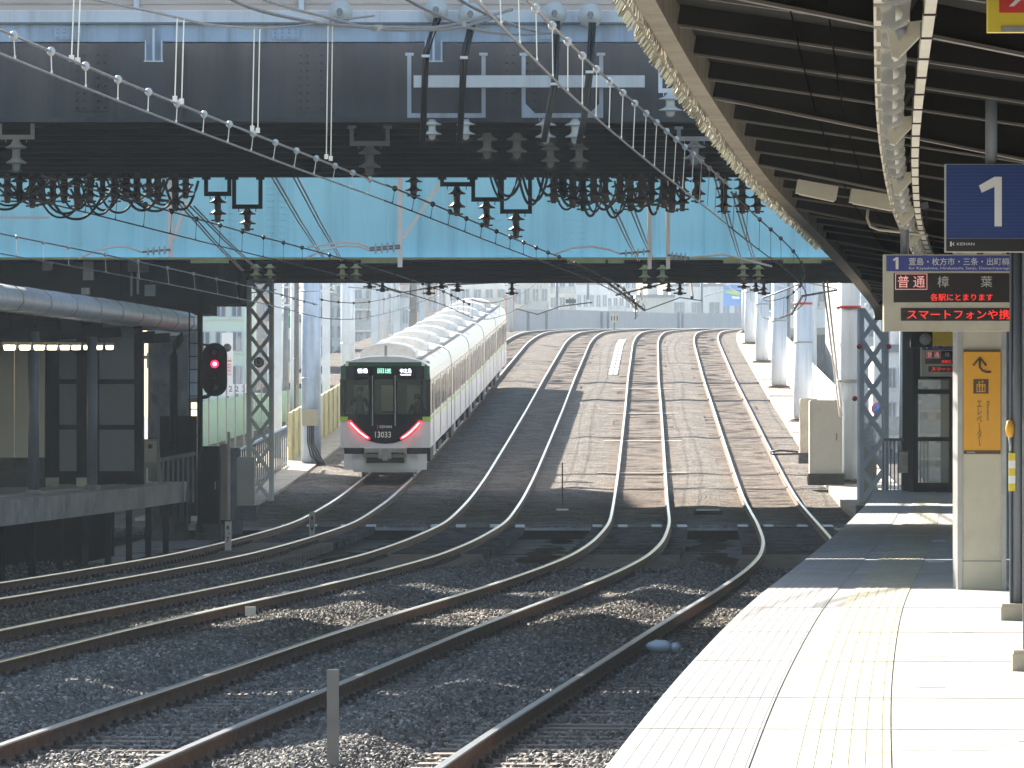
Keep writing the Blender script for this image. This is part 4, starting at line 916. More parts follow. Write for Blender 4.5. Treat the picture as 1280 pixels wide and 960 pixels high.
def car_meshes(lead):
    out = []
    b = MB(); y0 = .25 if lead else .0; sec = carsec(); n = len(sec)
    ys = [y0, CL]
    mats = []
    vs = [(x, y, z) for y in ys for x, z in sec]
    for j in range(n-1):
        (x0, z0), (x1, z1) = sec[j], sec[j+1]
        m = "trainroof" if max(abs(x0), abs(x1)) < HW*.95 and z0 > 3.4 else ("trainwhite")
        b.add([(x0, y0, z0), (x1, y0, z1), (x1, CL, z1), (x0, CL, z0)], [(0, 1, 2, 3)], m, j not in (0, n-2))
    b.add([(-HW, y0, .98), (HW, y0, .98), (HW, CL, .98), (-HW, CL, .98)], [(0, 1, 2, 3)], "underframe")
    b.add([(x, CL, z) for x, z in sec], [tuple(range(n))], "underframe")
    if not lead: b.add([(x, 0, z) for x, z in sec], [tuple(range(n))], "underframe")
    out.append(("body_shell", b, None))
    b = MB()
    for s in (-1, 1):
        b.bb(s*HW, s*(HW+.006), y0, CL, 1.98, 3.0, "traintan"); b.bb(s*(HW+.001), s*(HW+.009), y0, CL, 1.84, 1.93, "limegreen"); b.bb(s*HW, s*(HW+.008), y0, CL, 3.0, 3.07, "traingreen")
    out.append(("side_band", b, None))
    for s in (-1, 1):
        for yc in (2.6+.8, 9.15, 14.9):
            b = MB(); b.bb(s*(HW+.010), s*(HW+.016), yc-.65, yc-.02, 1.05, 3.02, "trainwhite"); b.bb(s*(HW+.010), s*(HW+.016), yc+.02, yc+.65, 1.05, 3.02, "trainwhite"); b.bb(s*(HW+.009), s*(HW+.0125), yc-.72, yc-.655, 1.0, 3.05, "underframe"); b.bb(s*(HW+.009), s*(HW+.0125), yc+.655, yc+.72, 1.0, 3.05, "underframe")
            g = MB(); g.bb(s*(HW+.018), s*(HW+.022), yc-.5, yc-.14, 2.05, 2.85, "sideglass"); g.bb(s*(HW+.018), s*(HW+.022), yc+.14, yc+.5, 2.05, 2.85, "sideglass")
            out.append(("side_door", b, g))
        for yc, wl in ((1.7, .9), (5.1, 1.5), (7.1, 1.5), (11, 1.5), (12.9, 1.2), (17.0, 1.2)):
            b = MB(); b.bb(s*(HW+.007), s*(HW+.014), yc-wl/2, yc+wl/2, 2.03, 2.92, "sideglass"); b.bb(s*(HW+.014), s*(HW+.02), yc-.02, yc+.02, 2.03, 2.92, "underframe"); out.append(("side_window", b, None))
    for yc in (3.6, 12.2):
        b = MB(); 
        for y_, w_ in ((yc-1.6, .0), ):
            b.prism([(-.86, 3.66), (-.86, 3.88), (-.7, 4.02), (-.4, 4.12), (0, 4.16), (.4, 4.12), (.7, 4.02), (.86, 3.88), (.86, 3.66)], yc-1.75, yc-.25, "acwhite")
            b.prism([(-.82, 3.66), (-.82, 3.86), (-.68, 3.99), (-.4, 4.08), (0, 4.12), (.4, 4.08), (.68, 3.99), (.82, 3.86), (.82, 3.66)], yc+.1, yc+1.5, "acwhite")
        out.append(("air_conditioner", b, None))
    b = MB()
    for k in range(12): b.bb(.9, 1.12, 1.0+k*1.45, 1.12+k*1.45, 3.66, 3.71, "traingray")
    b.bb(.98, 1.0, .8, CL-.5, 3.69, 3.72, "traingray"); out.append(("roof_walkway", b, None))
    b = MB(); b.bb(-1.2, 1.2, 5, 7.5, .35, .98, "underframe"); b.bb(-1.15, 1.15, 8.2, 10.6, .4, .98, "traingray"); b.bb(-1.1, 1.1, 11, 12.4, .35, .98, "underframe"); out.append(("equipment_box", b, None))
    for yc in (3.1, 15.2):
        b = MB(); 
        for s in (-1, 1): b.bb(s*.98, s*1.12, yc-1.4, yc+1.4, .38, .62, "underframe")
        b.bb(-1, 1, yc-.3, yc+.3, .4, .95, "underframe")
        g = MB()
        for s in (-1, 1):
            for q in (-1.05, 1.05): g.lathe([(.43, -.05), (.43, .02), (.46, .03), (.46, .06)] if s > 0 else [(.46, -.06), (.46, -.03), (.43, -.02), (.43, .05)], (s*.75, yc+q, .43), "traingray", 'X', 20)
        out.append(("bogie", b, g))
    return out
cache = {}
for i in range(5):
    lead = i == 0
    m = rot_on_track(T[1], YT+i*18.8)
    loc = m0.inverted() @ m
    car = bpy.data.objects.new("train_car", None); COL.objects.link(car); car.parent = train; car.matrix_basis = loc
    key = lead
    if key not in cache:
        L_ = []
        for nm, b, g in car_meshes(lead):
            if g: b.v += []; k = len(b.v); b.v += g.v; off = [b.mi(x) for x in g.mats]; b.f += [[q+k for q in f] for f in g.f]; b.m += [off[x] for x in g.m]; b.sm += g.sm
            me = b.mesh(nm); L_.append((nm, me))
        cache[key] = L_
    for nm, me in cache[key]:
        o = bpy.data.objects.new(nm, me); COL.objects.link(o); o.parent = car
        if i == 0 or i == 1: fix(o)
    if lead: front = car
def FP(x, z): return x, z
s = YT/F
def fx(px): return (px-486.5)*s*.985
def fz(py): return (598.5-py)*s*.985
# front wall with window openings (built as panels around them)
b = MB()
def pan(x0, x1, y0, y1, m, ya=.0, yb=.25): b.bb(fx(x0), fx(x1), ya, yb, fz(y1), fz(y0), m)
def curved(mb_, poly, ya, m, yb=.26):   # panel with the slightly bowed nose
    n = len(poly); vs = []
    for x, z in poly: vs.append((x, ya+.16*(x/HW)**4+.05*(x/HW)**2, z))
    for x, z in poly: vs.append((x, yb+.06, z))
    mb_.add(vs, [tuple(range(n))]+[(i, (i+1) % n, (i+1) % n+n, i+n) for i in range(n)], m)
def cpan(b_, x0, x1, y0, y1, m, ya=0., n=6):
    for k in range(n):
        a0, a1 = fx(x0)+(fx(x1)-fx(x0))*k/n, fx(x0)+(fx(x1)-fx(x0))*(k+1)/n
        curved(b_, [(a0, fz(y1)), (a1, fz(y1)), (a1, fz(y0)), (a0, fz(y0))], ya, m)
E_ = HW/s/.985; xl, xr = 486.5-E_, 486.5+E_
cpan(b, xl, xr, 524, 558, "trainwhite", n=10); b.build("front_panel", front)
b = MB()
cpan(b, xl, 434, 471, 524, "trainmask", n=2); cpan(b, 466, 473, 471, 524, "trainmask", n=2); cpan(b, 497, 502, 471, 524, "trainmask", n=2); cpan(b, 532, 535, 471, 524, "trainmask", n=1); cpan(b, 540, xr, 471, 524, "trainmask", n=1)
cpan(b, 434, 466, 515, 524, "trainmask", n=2); cpan(b, 473, 497, 515, 524, "trainmask", n=2); cpan(b, 502, 540, 515, 524, "trainmask", n=2); cpan(b, 437, 536, 453.5, 471, "trainmask", n=10)
# mask tongue below the windows
poly = [(fx(441), fz(523)), (fx(446), fz(533)), (fx(454), fz(541)), (fx(464), fz(548)), (fx(475), fz(551.5)), (fx(486.5), fz(552.5)), (fx(498), fz(551.5)), (fx(509), fz(548)), (fx(519), fz(541)), (fx(527), fz(533)), (fx(532), fz(523))]
for k in range(len(poly)-1):
    (xa, za), (xb, zb) = poly[k], poly[k+1]; curved(b, [(xa, za), (xb, zb), (xb, fz(523)), (xa, fz(523))], -.012, "trainmask", .05)
b.build("front_mask", front)
b = MB()
for x0, x1 in ((xl, 439), (534, xr)): cpan(b, x0, x1, 518.5, 524, "limegreen", -.014, 2)
b.build("lime_stripe", front)
b = MB()
crown = [(x, z) for x, z in carsec() if z > 3.4]
top = [(-HW, 3.05)]+[(-HW*.985, 3.32)]+crown+[(HW*.985, 3.32), (HW, 3.05)]
for k in range(len(top)-1):
    (xa, za), (xb, zb) = top[k], top[k+1]
    if xa == xb: continue
    zz = fz(454.0); 
    if abs(xa-xb) < .03: continue
    nsub = 3
    for q in range(nsub):
        x0, x1 = xa+(xb-xa)*q/nsub, xa+(xb-xa)*(q+1)/nsub; z0, z1 = za+(zb-za)*q/nsub, za+(zb-za)*(q+1)/nsub
        if max(z0, z1) > zz+.002: curved(b, [(x0, zz), (x1, zz), (x1, max(z1, zz)), (x0, max(z0, zz))], -.01, "traingreen" if min(abs(x0), abs(x1)) > .86*HW else "trainwhite")
for x0, x1 in ((xl+.9, 437), (536, xr-.9)): cpan(b, x0, x1, 454, 471.5, "traingreen", -.004, 2)
cpan(b, 440, 533, 449, 454.2, "traingreen", -.016, 8)
b.build("brow_panel", front)
for nm, x0, x1, y0, y1 in (("front_window", 434, 466, 471.5, 514.5), ("front_door_window", 473.5, 496.5, 471.5, 514.5), ("front_window", 502, 532, 471.5, 514.5), ("corner_window", 535, 540, 471.5, 514.5)):
    b = MB(); cpan(b, x0, x1, y0, y1, "cabglass", .03, 3)
    # keep only a thin pane
    b = MB(); xa, xb = fx(x0), fx(x1); b.add([(xa, .05+.2*(xa/HW)**4, fz(y1)), (xb, .05+.2*(xb/HW)**4, fz(y1)), (xb, .05+.2*(xb/HW)**4, fz(y0)), (xa, .05+.2*(xa/HW)**4, fz(y0))], [(0, 1, 2, 3)], "cabglass"); b.build(nm, front)
b = MB()
for x0, x1, y0, y1 in ((470, 471.4, 466, 552), (498.8, 500.2, 466, 550)): cpan(b, x0, x1, y0, 530, "traingray", -.02, 1)
b.build("door_frame", front)
b = MB()
for s_ in (-1, 1):
    xs = [(0, 0), (6, 7), (13, 14), (20, 19.5), (26, 23)]
    pts = [(fx(486.5+s_*(45.5-dx)), .02+.05*((45.5-dx)/46)**2+.05, fz(523.5+dy)) for dx, dy in xs]
    b.tube([Vector(p)-Vector((0, .075, 0)) for p in pts], [.045, .06, .062, .058, .035], "traillight", 6)
b2 = b.build("tail_light", front)
b = MB()
for s_ in (-1, 1):
    xs = [(2, 2.5), (6, 7), (13, 14), (20, 19.5), (24, 21.7)]
    b.tube([(fx(486.5+s_*(45.5-dx)), -.06, fz(523.5+dy)) for dx, dy in xs], .018, "redcore", 5)
b.build("light_strip", front)
text("number_text", "13033", 7.6*s, "white", front, (fx(484), -.03, fz(541)), w=20*s, bold=.008)
text("logo_text", "KEIHAN", 3.4*s, "white", front, (fx(487.5), -.016, fz(531)), w=15*s, bold=.006)
b = MB(); b.bb(fx(476.5), fx(477.8), -.018, -.014, fz(534), fz(528.5), "red"); b.build("logo_mark", front)
text("destination_text", "普通", 5.5*s, "destwhite", front, (fx(458), -.004, fz(460)), w=12.5*s, bold=.0)
text("destination_text", "回送", 6.0*s, "destgreen", front, (fx(486), -.004, fz(460)), w=17*s)
text("destination_text", "中之島", 5.5*s, "destwhite", front, (fx(513), -.004, fz(460)), w=14*s)
text("romaji_text", "Nakanoshima", 1.6*s, "destwhite", front, (fx(513), -.004, fz(464.8)), w=13*s)
b = MB()
cpan(b, 434, 539, 566, 586, "trainwhite", .0, 10)
for k in range(8):
    a0 = 440+k*11.6; pass
b.build("skirt", front)
b = MB(); b.bb(fx(434), fx(539), .3, .5, fz(586), fz(557), "underframe"); cpan(b, 446, 527, 582, 589, "trainwhite", .02, 6); b.build("skirt_back", front)
b = MB(); b.bb(fx(462), fx(511), -.25, .3, fz(563.5), fz(558), "traingray"); b.bb(fx(479), fx(495), -.42, .2, fz(571), fz(559), "galv"); b.bb(fx(484), fx(491), -.5, -.4, fz(573), fz(558), "traingray"); b.bb(fx(458), fx(515), -.1, -.04, fz(569.5), fz(566), "galv"); b.bb(fx(460), fx(463), -.1, .2, fz(575), fz(558), "galv"); b.bb(fx(511), fx(514), -.1, .2, fz(575), fz(558), "galv")
b.bb(fx(462), fx(511), -.03, .0, fz(577), fz(570), "underframe"); b.bb(fx(440), fx(456), -.03, 0, fz(565), fz(559), "underframe"); b.bb(fx(517), fx(533), -.03, 0, fz(565), fz(559), "underframe"); b.build("coupler", front)
b = MB(); b.bar((0, .6, 3.76), (0, .6, 4.12), .08, .08, "traingray"); b.build("antenna", front)
# cab interior
b = MB(); b.bb(-1.3, 1.3, 1.9, 1.95, 1.0, 3.6, "cabwall"); b.bb(-1.3, 1.3, .3, 1.9, .98, 1.05, "underframe"); b.bb(-1.2, 1.2, .35, .75, 1.05, 1.95, "underframe"); b.bb(-1.3, 1.3, .3, 1.9, 3.3, 3.34, "cabwall"); b.build("cab_interior", front)
b = MB()
for x in (-.8, .05, .85): b.bb(x-.25, x+.2, 1.88, 1.895, 2.05, 2.85, "creamwall")
b.build("partition_window", front)
b = MB(); b.bb(-.5, .5, .9, 1.0, 3.27, 3.295, "tubedim"); b.build("cab_lamp", front)

# ============================================================ PEOPLE (skin modifier figures)
def person(label, loc, rz, joints, mats, scale=1.0):
    t = thing("person", label, "person", loc, rz)
    me = bpy.data.meshes.new("body"); names = list(joints); vs = [Vector(joints[n][0])*scale for n in names]; ed = [(names.index(joints[n][2]), i) for i, n in enumerate(names) if joints[n][2]]
    me.from_pydata(vs, ed, []); o = bpy.data.objects.new("body", me); COL.objects.link(o); o.parent = t
    md = o.modifiers.new("skin", 'SKIN'); md.use_smooth_shade = True
    for i, n in enumerate(names): me.skin_vertices[0].data[i].radius = (joints[n][1]*scale, joints[n][1]*scale*(.72 if n in ("chest", "belly", "pelvis") else 1)); me.skin_vertices[0].data[i].use_root = (n == "pelvis")
    sb = o.modifiers.new("sub", 'SUBSURF'); sb.levels = 1; sb.render_levels = 2
    dg = bpy.context.evaluated_depsgraph_get(); m2 = bpy.data.meshes.new_from_object(o.evaluated_get(dg)); o.modifiers.clear(); o.data = m2
    m2.materials.clear(); [m2.materials.append(M[x]) for x in (mats[0], mats[1], mats[2])]
    for p in m2.polygons:
        z = p.center.z/scale; x = abs(p.center.x)/scale
        hand = min((p.center-Vector(joints["hand_l"][0])*scale).length, (p.center-Vector(joints["hand_r"][0])*scale).length) < .09*scale
        p.material_index = 2 if (z > joints["neck"][0][2]+.0 or hand) else (1 if z < joints["pelvis"][0][2]-.02 else 0)
    hz = joints["head"][0]
    b = MB(); b.lathe([(.02, .135), (.07, .12), (.10, .06), (.105, 0), (.09, -.02)], (hz[0]*scale, hz[1]*scale+.01, hz[2]*scale+.02), "hair", n=12); b.build("hair", t)
    return t
def stand(arm=0.0):
    return dict(pelvis=((0, 0, .95), .15, None), belly=((0, 0, 1.12), .14, "pelvis"), chest=((0, .0, 1.34), .165, "belly"), neck=((0, 0, 1.50), .055, "chest"), head=((0, -.02, 1.63), .10, "neck"), crown=((0, -.01, 1.71), .075, "head"),
        sh_l=((-.19, 0, 1.42), .06, "chest"), el_l=((-.25, -.03-arm*.1, 1.14), .045, "sh_l"), hand_l=((-.22, -.12-arm*.25, .92+arm*.2), .035, "el_l"),
        sh_r=((.19, 0, 1.42), .06, "chest"), el_r=((.25, -.03-arm*.1, 1.14), .045, "sh_r"), hand_r=((.22, -.12-arm*.25, .92+arm*.2), .035, "el_r"),
        hip_l=((-.09, 0, .86), .09, "pelvis"), knee_l=((-.10, -.03, .48), .062, "hip_l"), ank_l=((-.10, .06, .09), .042, "knee_l"), toe_l=((-.11, -.10, .04), .035, "ank_l"),
        hip_r=((.09, 0, .86), .09, "pelvis"), knee_r=((.10, .05, .48), .062, "hip_r"), ank_r=((.10, .14, .09), .042, "knee_r"), toe_r=((.11, -.0, .04), .035, "ank_r"))
def inworld(x, y, z): return m0 @ Vector((x, y, z))
t = person("conductor in dark uniform standing behind the left cab window of the train", inworld(fx(452), 1.15, 1.05), 0, stand(1.0), ("uniform", "uniform", "skin"))
b = MB(); b.lathe([(.09, .06), (.12, .075), (.118, .10), (.02, .115)], (0, 0, 1.66), "uniform", n=14); b.build("cap", t)
person("dark figure behind the right cab window of the train", inworld(fx(525), 1.3, .82), .3, stand(.5), ("uniform", "uniform", "skin"))
person("pedestrian in light clothes on the street beyond the platform end", (P(1118, 500, 190).x, 190, -1.4+.02), .4, stand(.2), ("bldpeach", "fenceblue", "skin"))

# ============================================================ LEFT PLATFORM
LE = -9.42
def lp(Y): return lambda u, z: U(LE-u, Y, 0, z)
YL = rows(74, 120, 1.2)
t = thing("station_platform", "shaded left platform ending before the signal", "platform", U(LE-2, 105, 0, .5))
b = MB(); b.sweep([(0, .68), (0, PZ), (7.5, PZ), (7.5, .68)], [lp(Y) for Y in YL], "concrete"); b.build("slab", t, True)
b = MB()
for Y in rows(76, 119, 3.3): c = U(LE-.35, Y, 0, 0); b.bb(c.x-.06, c.x+.06, Y-.06, Y+.06, -.4, .68, "darksteel")
b.sweep([(1.6, -.5), (1.6, .68), (1.8, .68), (1.8, -.5)], [lp(Y) for Y in YL], "void"); b.build("support_post", t, True)  # black sheet behind the posts stands in for the shade beneath
b = MB(); b.sweep([(.0, PZ), (.0, PZ+.006), (.10, PZ+.006), (.10, PZ)], [lp(Y) for Y in YL], "concrete"); b.sweep([(.8, PZ), (.8, PZ+.008), (1.15, PZ+.008), (1.15, PZ)], [lp(Y) for Y in YL], "tactile"); b.build("tactile_strip", t, True)
# left canopy with rounded fascia
def lc(Y): return lambda u, z: U(LE-u, Y, 0, z)
YLC = rows(74, 121, 1.1)
t = thing("platform_canopy", "left platform canopy with a pale rounded metal edge", "canopy", U(LE-3, 100, 0, 4))
b = MB(); b.sweep([(.35, 4.32), (-.02, 4.34), (-.12, 4.48), (-.10, 4.63), (.02, 4.74), (.35, 4.80), (.36, 4.5)], [lc(Y) for Y in YLC], "paleblue", sm=True); b.build("rounded_edge", t, True)
for Y in rows(76, 120, 3.1): b = MB(); b.sweep([(.35, 4.31), (-.03, 4.33), (-.135, 4.48), (-.11, 4.64), (.02, 4.755), (.35, 4.81)], [lc(Y), lc(Y+.08)], "galv"); b.build("edge_seam", t, True)
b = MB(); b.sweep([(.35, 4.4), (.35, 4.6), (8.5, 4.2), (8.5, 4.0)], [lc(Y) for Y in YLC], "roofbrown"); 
for Y in rows(76, 120, 3): b.bar(U(LE-.4, Y, 0, 4.2), U(LE-8, Y, 0, 3.85), .12, .2, "darksteel")
b.build("roof_sheet", t, True)
for i, (px, Y, w_) in enumerate(((42, 101, 14), (115, 108, 13))):
    c = P(px, 610, Y); t = thing("canopy_post", "dark steel post of the left canopy, %s one" % ("left" if i == 0 else "right"), "post", (c.x, Y, PZ)); r = w_*Y/F/2
    b = MB(); b.lathe([(r, .0), (r, 2.95)], (0, 0, 0), "postgray", n=16); b.build("shaft", t); b = MB(); b.lathe([(r*1.6, 0), (r*1.5, .09), (r*1.1, .1)], (0, 0, 0), "concrete", n=16); b.build("foot", t)
Y = 104; c = P(60, 432, Y)
for i, px in enumerate((12, 31, 49, 65, 81, 95, 110, 123, 137)):
    Y = 96+i*2.1; c = P(px, 434-i*.0, Y); t = thing("strip_lamp", "lit strip lamp under the left canopy, %s from the left edge" % ORD[i], "lamp", c, 0, "lit strip lamps under the left canopy")
    wv = (17-i*.8)*Y/F
    b = MB(); b.bb(-wv/2, wv/2, -.12, .12, .035, .09, "cream"); b.prism([(-wv/2, .035), (wv/2, .035), (wv/2-.03, -.05), (-wv/2+.03, -.05)], .0, .5, "cream"); b.build("housing", t)
    b = MB(); b.bb(-wv*.38, wv*.38, -.03, 0, -.045, .028, "leftlamp"); b.build("tube_lamp", t)
b = MB(); b.bar(P(-10, 425, 100), P(150, 429, 116), .05, .05, "darksteel"); tag(b.build("lamp_rail"), "dark rail above the lit strip lamps on the left platform", "rail")
# cream wall and glass shelter on the left platform
Y = 112; p0, p1 = P(-40, 584, Y), P(56, 436, Y)
t = thing("platform_wall", "cream panelled wall at the far left under the canopy", "wall", (p0.x+.8, Y, PZ))
b = MB(); b.bb(p0.x, p1.x, Y, Y+.15, PZ, P(0, 572, Y).z, "conc_dark"); b.build("plinth", t, True)
b = MB()
for k in range(5): x = p0.x+(p1.x-p0.x)*k/5; b.bb(x+.006, x+(p1.x-p0.x)/5-.006, Y+.01, Y+.13, P(0, 572, Y).z, P(0, 400, Y).z, "creamwall")
b.build("panel", t, True)
Y = 113; t = thing("glass_shelter", "dark framed glass shelter on the left platform", "shelter", (P(120, 600, Y).x, Y, PZ))
b = MB()
for x0, x1, y0, y1 in ((56, 74, 395, 605), (96, 112, 395, 605), (168, 178, 395, 605), (74, 170, 474, 480), (74, 170, 531, 537), (74, 170, 589, 605), (74, 170, 395, 404), (122, 124, 404, 592), (70, 72, 440, 590)):
    p, q = P(x0, y1, Y), P(x1, y0, Y); d_ = .0 if x1-x0 > 30 else -.03; b.bb(p.x, q.x, Y+d_, Y+.08, max(p.z, PZ), q.z, "darksteel")
b.build("frame", t, True)
b = MB(); p, q = P(74, 592, Y), P(170, 400, Y); b.bb(p.x, q.x, Y+.03, Y+.04, p.z, q.z, "glassdark"); b.build("pane", t, True)
b = MB(); b.bb(P(74, 0, Y).x, P(168, 0, Y).x, Y+3, Y+3.05, PZ, 4.1, "websteel"); b.build("rear_panel", t, True)
for i, (px, wd) in enumerate(((62, 24), (108, 22))):
    Y2 = 112.6; c = P(px, 600, Y2); b = MB(); b.bb(c.x-wd*Y2/F/2, c.x+wd*Y2/F/2, Y2-.3, Y2, PZ, PZ+.18, "tactile"); tag(b.build("base_block"), "dull yellow base block at the foot of the left shelter, %s one" % ("left" if i == 0 else "right"), "block")
for i, (px0, px1, lab) in enumerate(((86, 94, "left"), (128, 136, "right"))):
    Y2 = 125; p, q = P(px0, 600, Y2), P(px1, 412, Y2); b = MB(); b.bb(p.x, q.x, Y2, Y2+.15, -.3, q.z, "offwhite"); tag(b.build("white_pillar"), "pale pillar seen through the left shelter glass, %s one" % lab, "pillar")
# platform end things
Y = 118; c = P(188, 612, Y); t = thing("info_panel", "small white notice on a beige stand at the left platform end", "notice board", (c.x, Y, PZ))
s = Y/F; b = MB(); b.bb(-9*s, 9*s, 0, .06, 20*s, 55*s, "beigebox"); b.prism([(9*s, 0), (15*s, 0), (10*s, 55*s), (8*s, 55*s)], .0, .05, "beigebox"); b.bb(-8*s, -5*s, 0, .05, 0, 20*s, "beigebox"); b.build("stand", t)
b = MB(); b.bb(-8*s, 8*s, -.006, 0, 26*s, 53*s, "cream"); b.build("notice", t)
b = MB(); b.lathe([(3*s, -.009), (3*s, -.006)], (0, 0, 46*s), "brown", 'Y', 14); b.build("notice_symbol", t); 
t = thing("platform_railing", "dark railing at the end of the left platform", "railing", P(220, 605, 119)); b = MB()
for k in range(7):
    x = 204+k*6.2; b.bar(P(x, 628, 119), P(x, 572-k*.8, 119), .045, .03, "graypaint")
b.bar(P(200, 575, 118.9), P(244, 567, 118.9), .06, .08, "graypaint"); b.build("rails", t, True)
b = MB(); b.bb(P(200, 0, 124).x, P(246, 0, 124).x, 124, 124.1, .3, P(0, 520, 124).z, "darksteel"); b.build("screen", t, True)
b = MB()
for k in range(3): b.bar(P(218+k*9, 655, 120), P(218+k*9, 612, 120), .09, .09, "conc_dark")
tag(b.build("end_steps"), "dark uprights under the left platform end", "posts")
b = MB(); b.tube([P(228, 395, 123), P(228, 412, 123), P(226, 422, 123), P(219, 432, 123), P(217, 445, 123), P(217, 560, 123)], .09, "darksteel", 8); tag(b.build("drain_pipe"), "black drain pipe bending down beside the concrete pier", "pipe")
b = MB(); p, q = P(222, 0, 150), P(246, 0, 150); b.bb(p.x, q.x, 150, 150.2, P(0, 497, 150).z, P(0, 396, 150).z, "lightblue"); b.bb(p.x-.05, q.x+.05, 149.95, 150.2, P(0, 503, 150).z, P(0, 497, 150).z, "fenceblue"); b.bb((p.x+q.x)/2-.1, (p.x+q.x)/2+.1, 150.05, 150.15, -.4, P(0, 503, 150).z, "fenceblue"); tag(b.build("blue_panel"), "plain pale blue panel between the pier and the signal mast", "panel")
Y = 116; c = P(178, 448, Y); t = thing("wall_lamp", "small pinkish round lamp on a white bracket beside the left shelter", "lamp", c); b = MB(); b.bb(-.15, .12, 0, .03, -.01, .06, "white"); b.bb(.09, .12, -.02, .05, -.2, .12, "white"); b.build("bracket", t); b = MB(); b.lathe([(.05, -.03), (.055, 0)], (-.01, 0, -.05), "red", 'Y', 12); b.build("lens", t)
# ---- signal
Y = 119; s = Y/F; c = P(250, 655, Y)
t = thing("railway_signal", "black railway signal glowing red on a dark mast", "signal", (c.x, Y, c.z-.2))
zz = lambda py: P(0, py, Y).z-(c.z-.2)
b = MB(); b.lathe([(3.5*s, 0), (3.5*s, zz(345))], (0, 0, 0), "darksteel", n=10); b.build("mast", t)
b = MB(); x = 18.5*s; R = 15.5*s; pts = [(x+R*math.cos(a_), zz(444)+R*math.sin(a_)) for a_ in [math.pi*k/10 for k in range(11)]]+[(x-R*math.cos(a_), zz(480)-R*math.sin(a_)) for a_ in [math.pi*k/10 for k in range(11)]]
b.prism(pts, -.04, .04, "black"); b.bb(x-7*s, x+9*s, 0, .2, zz(490), zz(436), "black"); b.build("backing_board", t)
b = MB()
for py in (440, 456, 470, 484): 
    for k in range(9):
        a0, a1 = math.pi*(k/9*1.0), math.pi*((k+1)/9*1.0); r_ = 5.5*s
        b.add([(x+r_*math.cos(a0), -.04, zz(py)+r_*math.sin(a0)), (x+r_*math.cos(a1), -.04, zz(py)+r_*math.sin(a1)), (x+r_*math.cos(a1), -.2, zz(py)+r_*math.sin(a1)), (x+r_*math.cos(a0), -.2, zz(py)+r_*math.sin(a0))], [(0, 1, 2, 3)], "black")
b.build("hood", t)
b = MB(); b.lathe([(4.6*s, -.06), (4.6*s, -.04)], (x, 0, zz(455)), "redsignal", 'Y', 16); b.lathe([(2.4*s, -.07), (2.4*s, -.058)], (x, 0, zz(455)), "redcore", 'Y', 12); b.build("red_lamp", t)
b = MB()
for py in (440, 470, 484): b.lathe([(4*s, -.05), (4*s, -.04)], (x, 0, zz(py)), "signblack", 'Y', 12)
b.build("unlit_lens", t)
b = MB(); b.tube([(0, 0, zz(497)), (8*s, 0, zz(496)), (17*s, .05, zz(490))], 2.5*s, "darksteel", 8); b.tube([(0, 0, zz(430)), (14*s, .05, zz(432))], 1.5*s, "darksteel", 6); b.build("arm", t)
b = MB()
for k in range(16): z = .4+k*.28; b.bar((-.22, .03, z), (-.05, .03, z), .02, .02, "darksteel")
b.bar((-.23, .03, .2), (-.23, .03, 4.8), .03, .03, "darksteel"); b.build("ladder", t)
l = bpy.data.lights.new("signal_glow", 'POINT'); l.energy = .5; l.color = (1, .03, .1); l.shadow_soft_size = .06; lo = bpy.data.objects.new("signal_glow", l); COL.objects.link(lo); lo.parent = t; lo.location = (x, -.35, zz(455))
# ---- cabinets
def cabinet(px0, px1, py0, py1, Y, dp, m, lab, legs=True, r=.05):
    p, q = P(px0, py1, Y), P(px1, py0, Y); w_ = q.x-p.x; h_ = q.z-p.z
    t = thing("relay_cabinet", lab, "cabinet", ((p.x+q.x)/2, Y, p.z))
    b = MB(); k = min(r, w_*.2); b.prism([(-w_/2, 0), (w_/2, 0), (w_/2, h_-k), (w_/2-k*.3, h_-k*.3), (w_/2-k, h_), (-w_/2+k, h_), (-w_/2+k*.3, h_-k*.3), (-w_/2, h_-k)], 0, dp, m); b.build("case", t)
    b = MB(); b.bb(-w_*.42, w_*.42, -.012, 0, h_*.06, h_*.93, m); b.build("door", t); b = MB(); b.bb(w_*.3, w_*.34, -.035, -.012, h_*.45, h_*.55, "graypaint"); b.build("handle", t)
    b = MB(); b.bb(-w_/2-.05, w_/2+.05, -.08, dp+.05, -.35, 0, "conc_dark"); b.build("plinth", t)
    return t
cabinet(247, 274, 558, 655, 121, .7, "black", "tall black relay cabinet under the red signal")
cabinet(274, 286, 555, 650, 124, .5, "beigebox", "narrow beige box beside the black cabinet")
cabinet(296, 318, 571, 632, 134, .6, "beigebox", "beige cabinet with rounded top at the foot of the lattice mast")
cabinet(283, 300, 560, 650, 140, .4, "conc_dark", "grey concrete box behind the white pole")
cabinet(1012, 1053, 500, 592, 168, .5, "offwhite", "white equipment cabinet on the right edge of the slope")
cabinet(1000, 1022, 498, 566, 182, .5, "conc_cream", "cream cabinet standing left of the white equipment cabinet")
b = MB(); b.bar(P(286, 650, 122), P(286, 540, 122), .06, .06, "galv"); tag(b.build("white_pole"), "thin white pole right of the black relay cabinet", "pole")
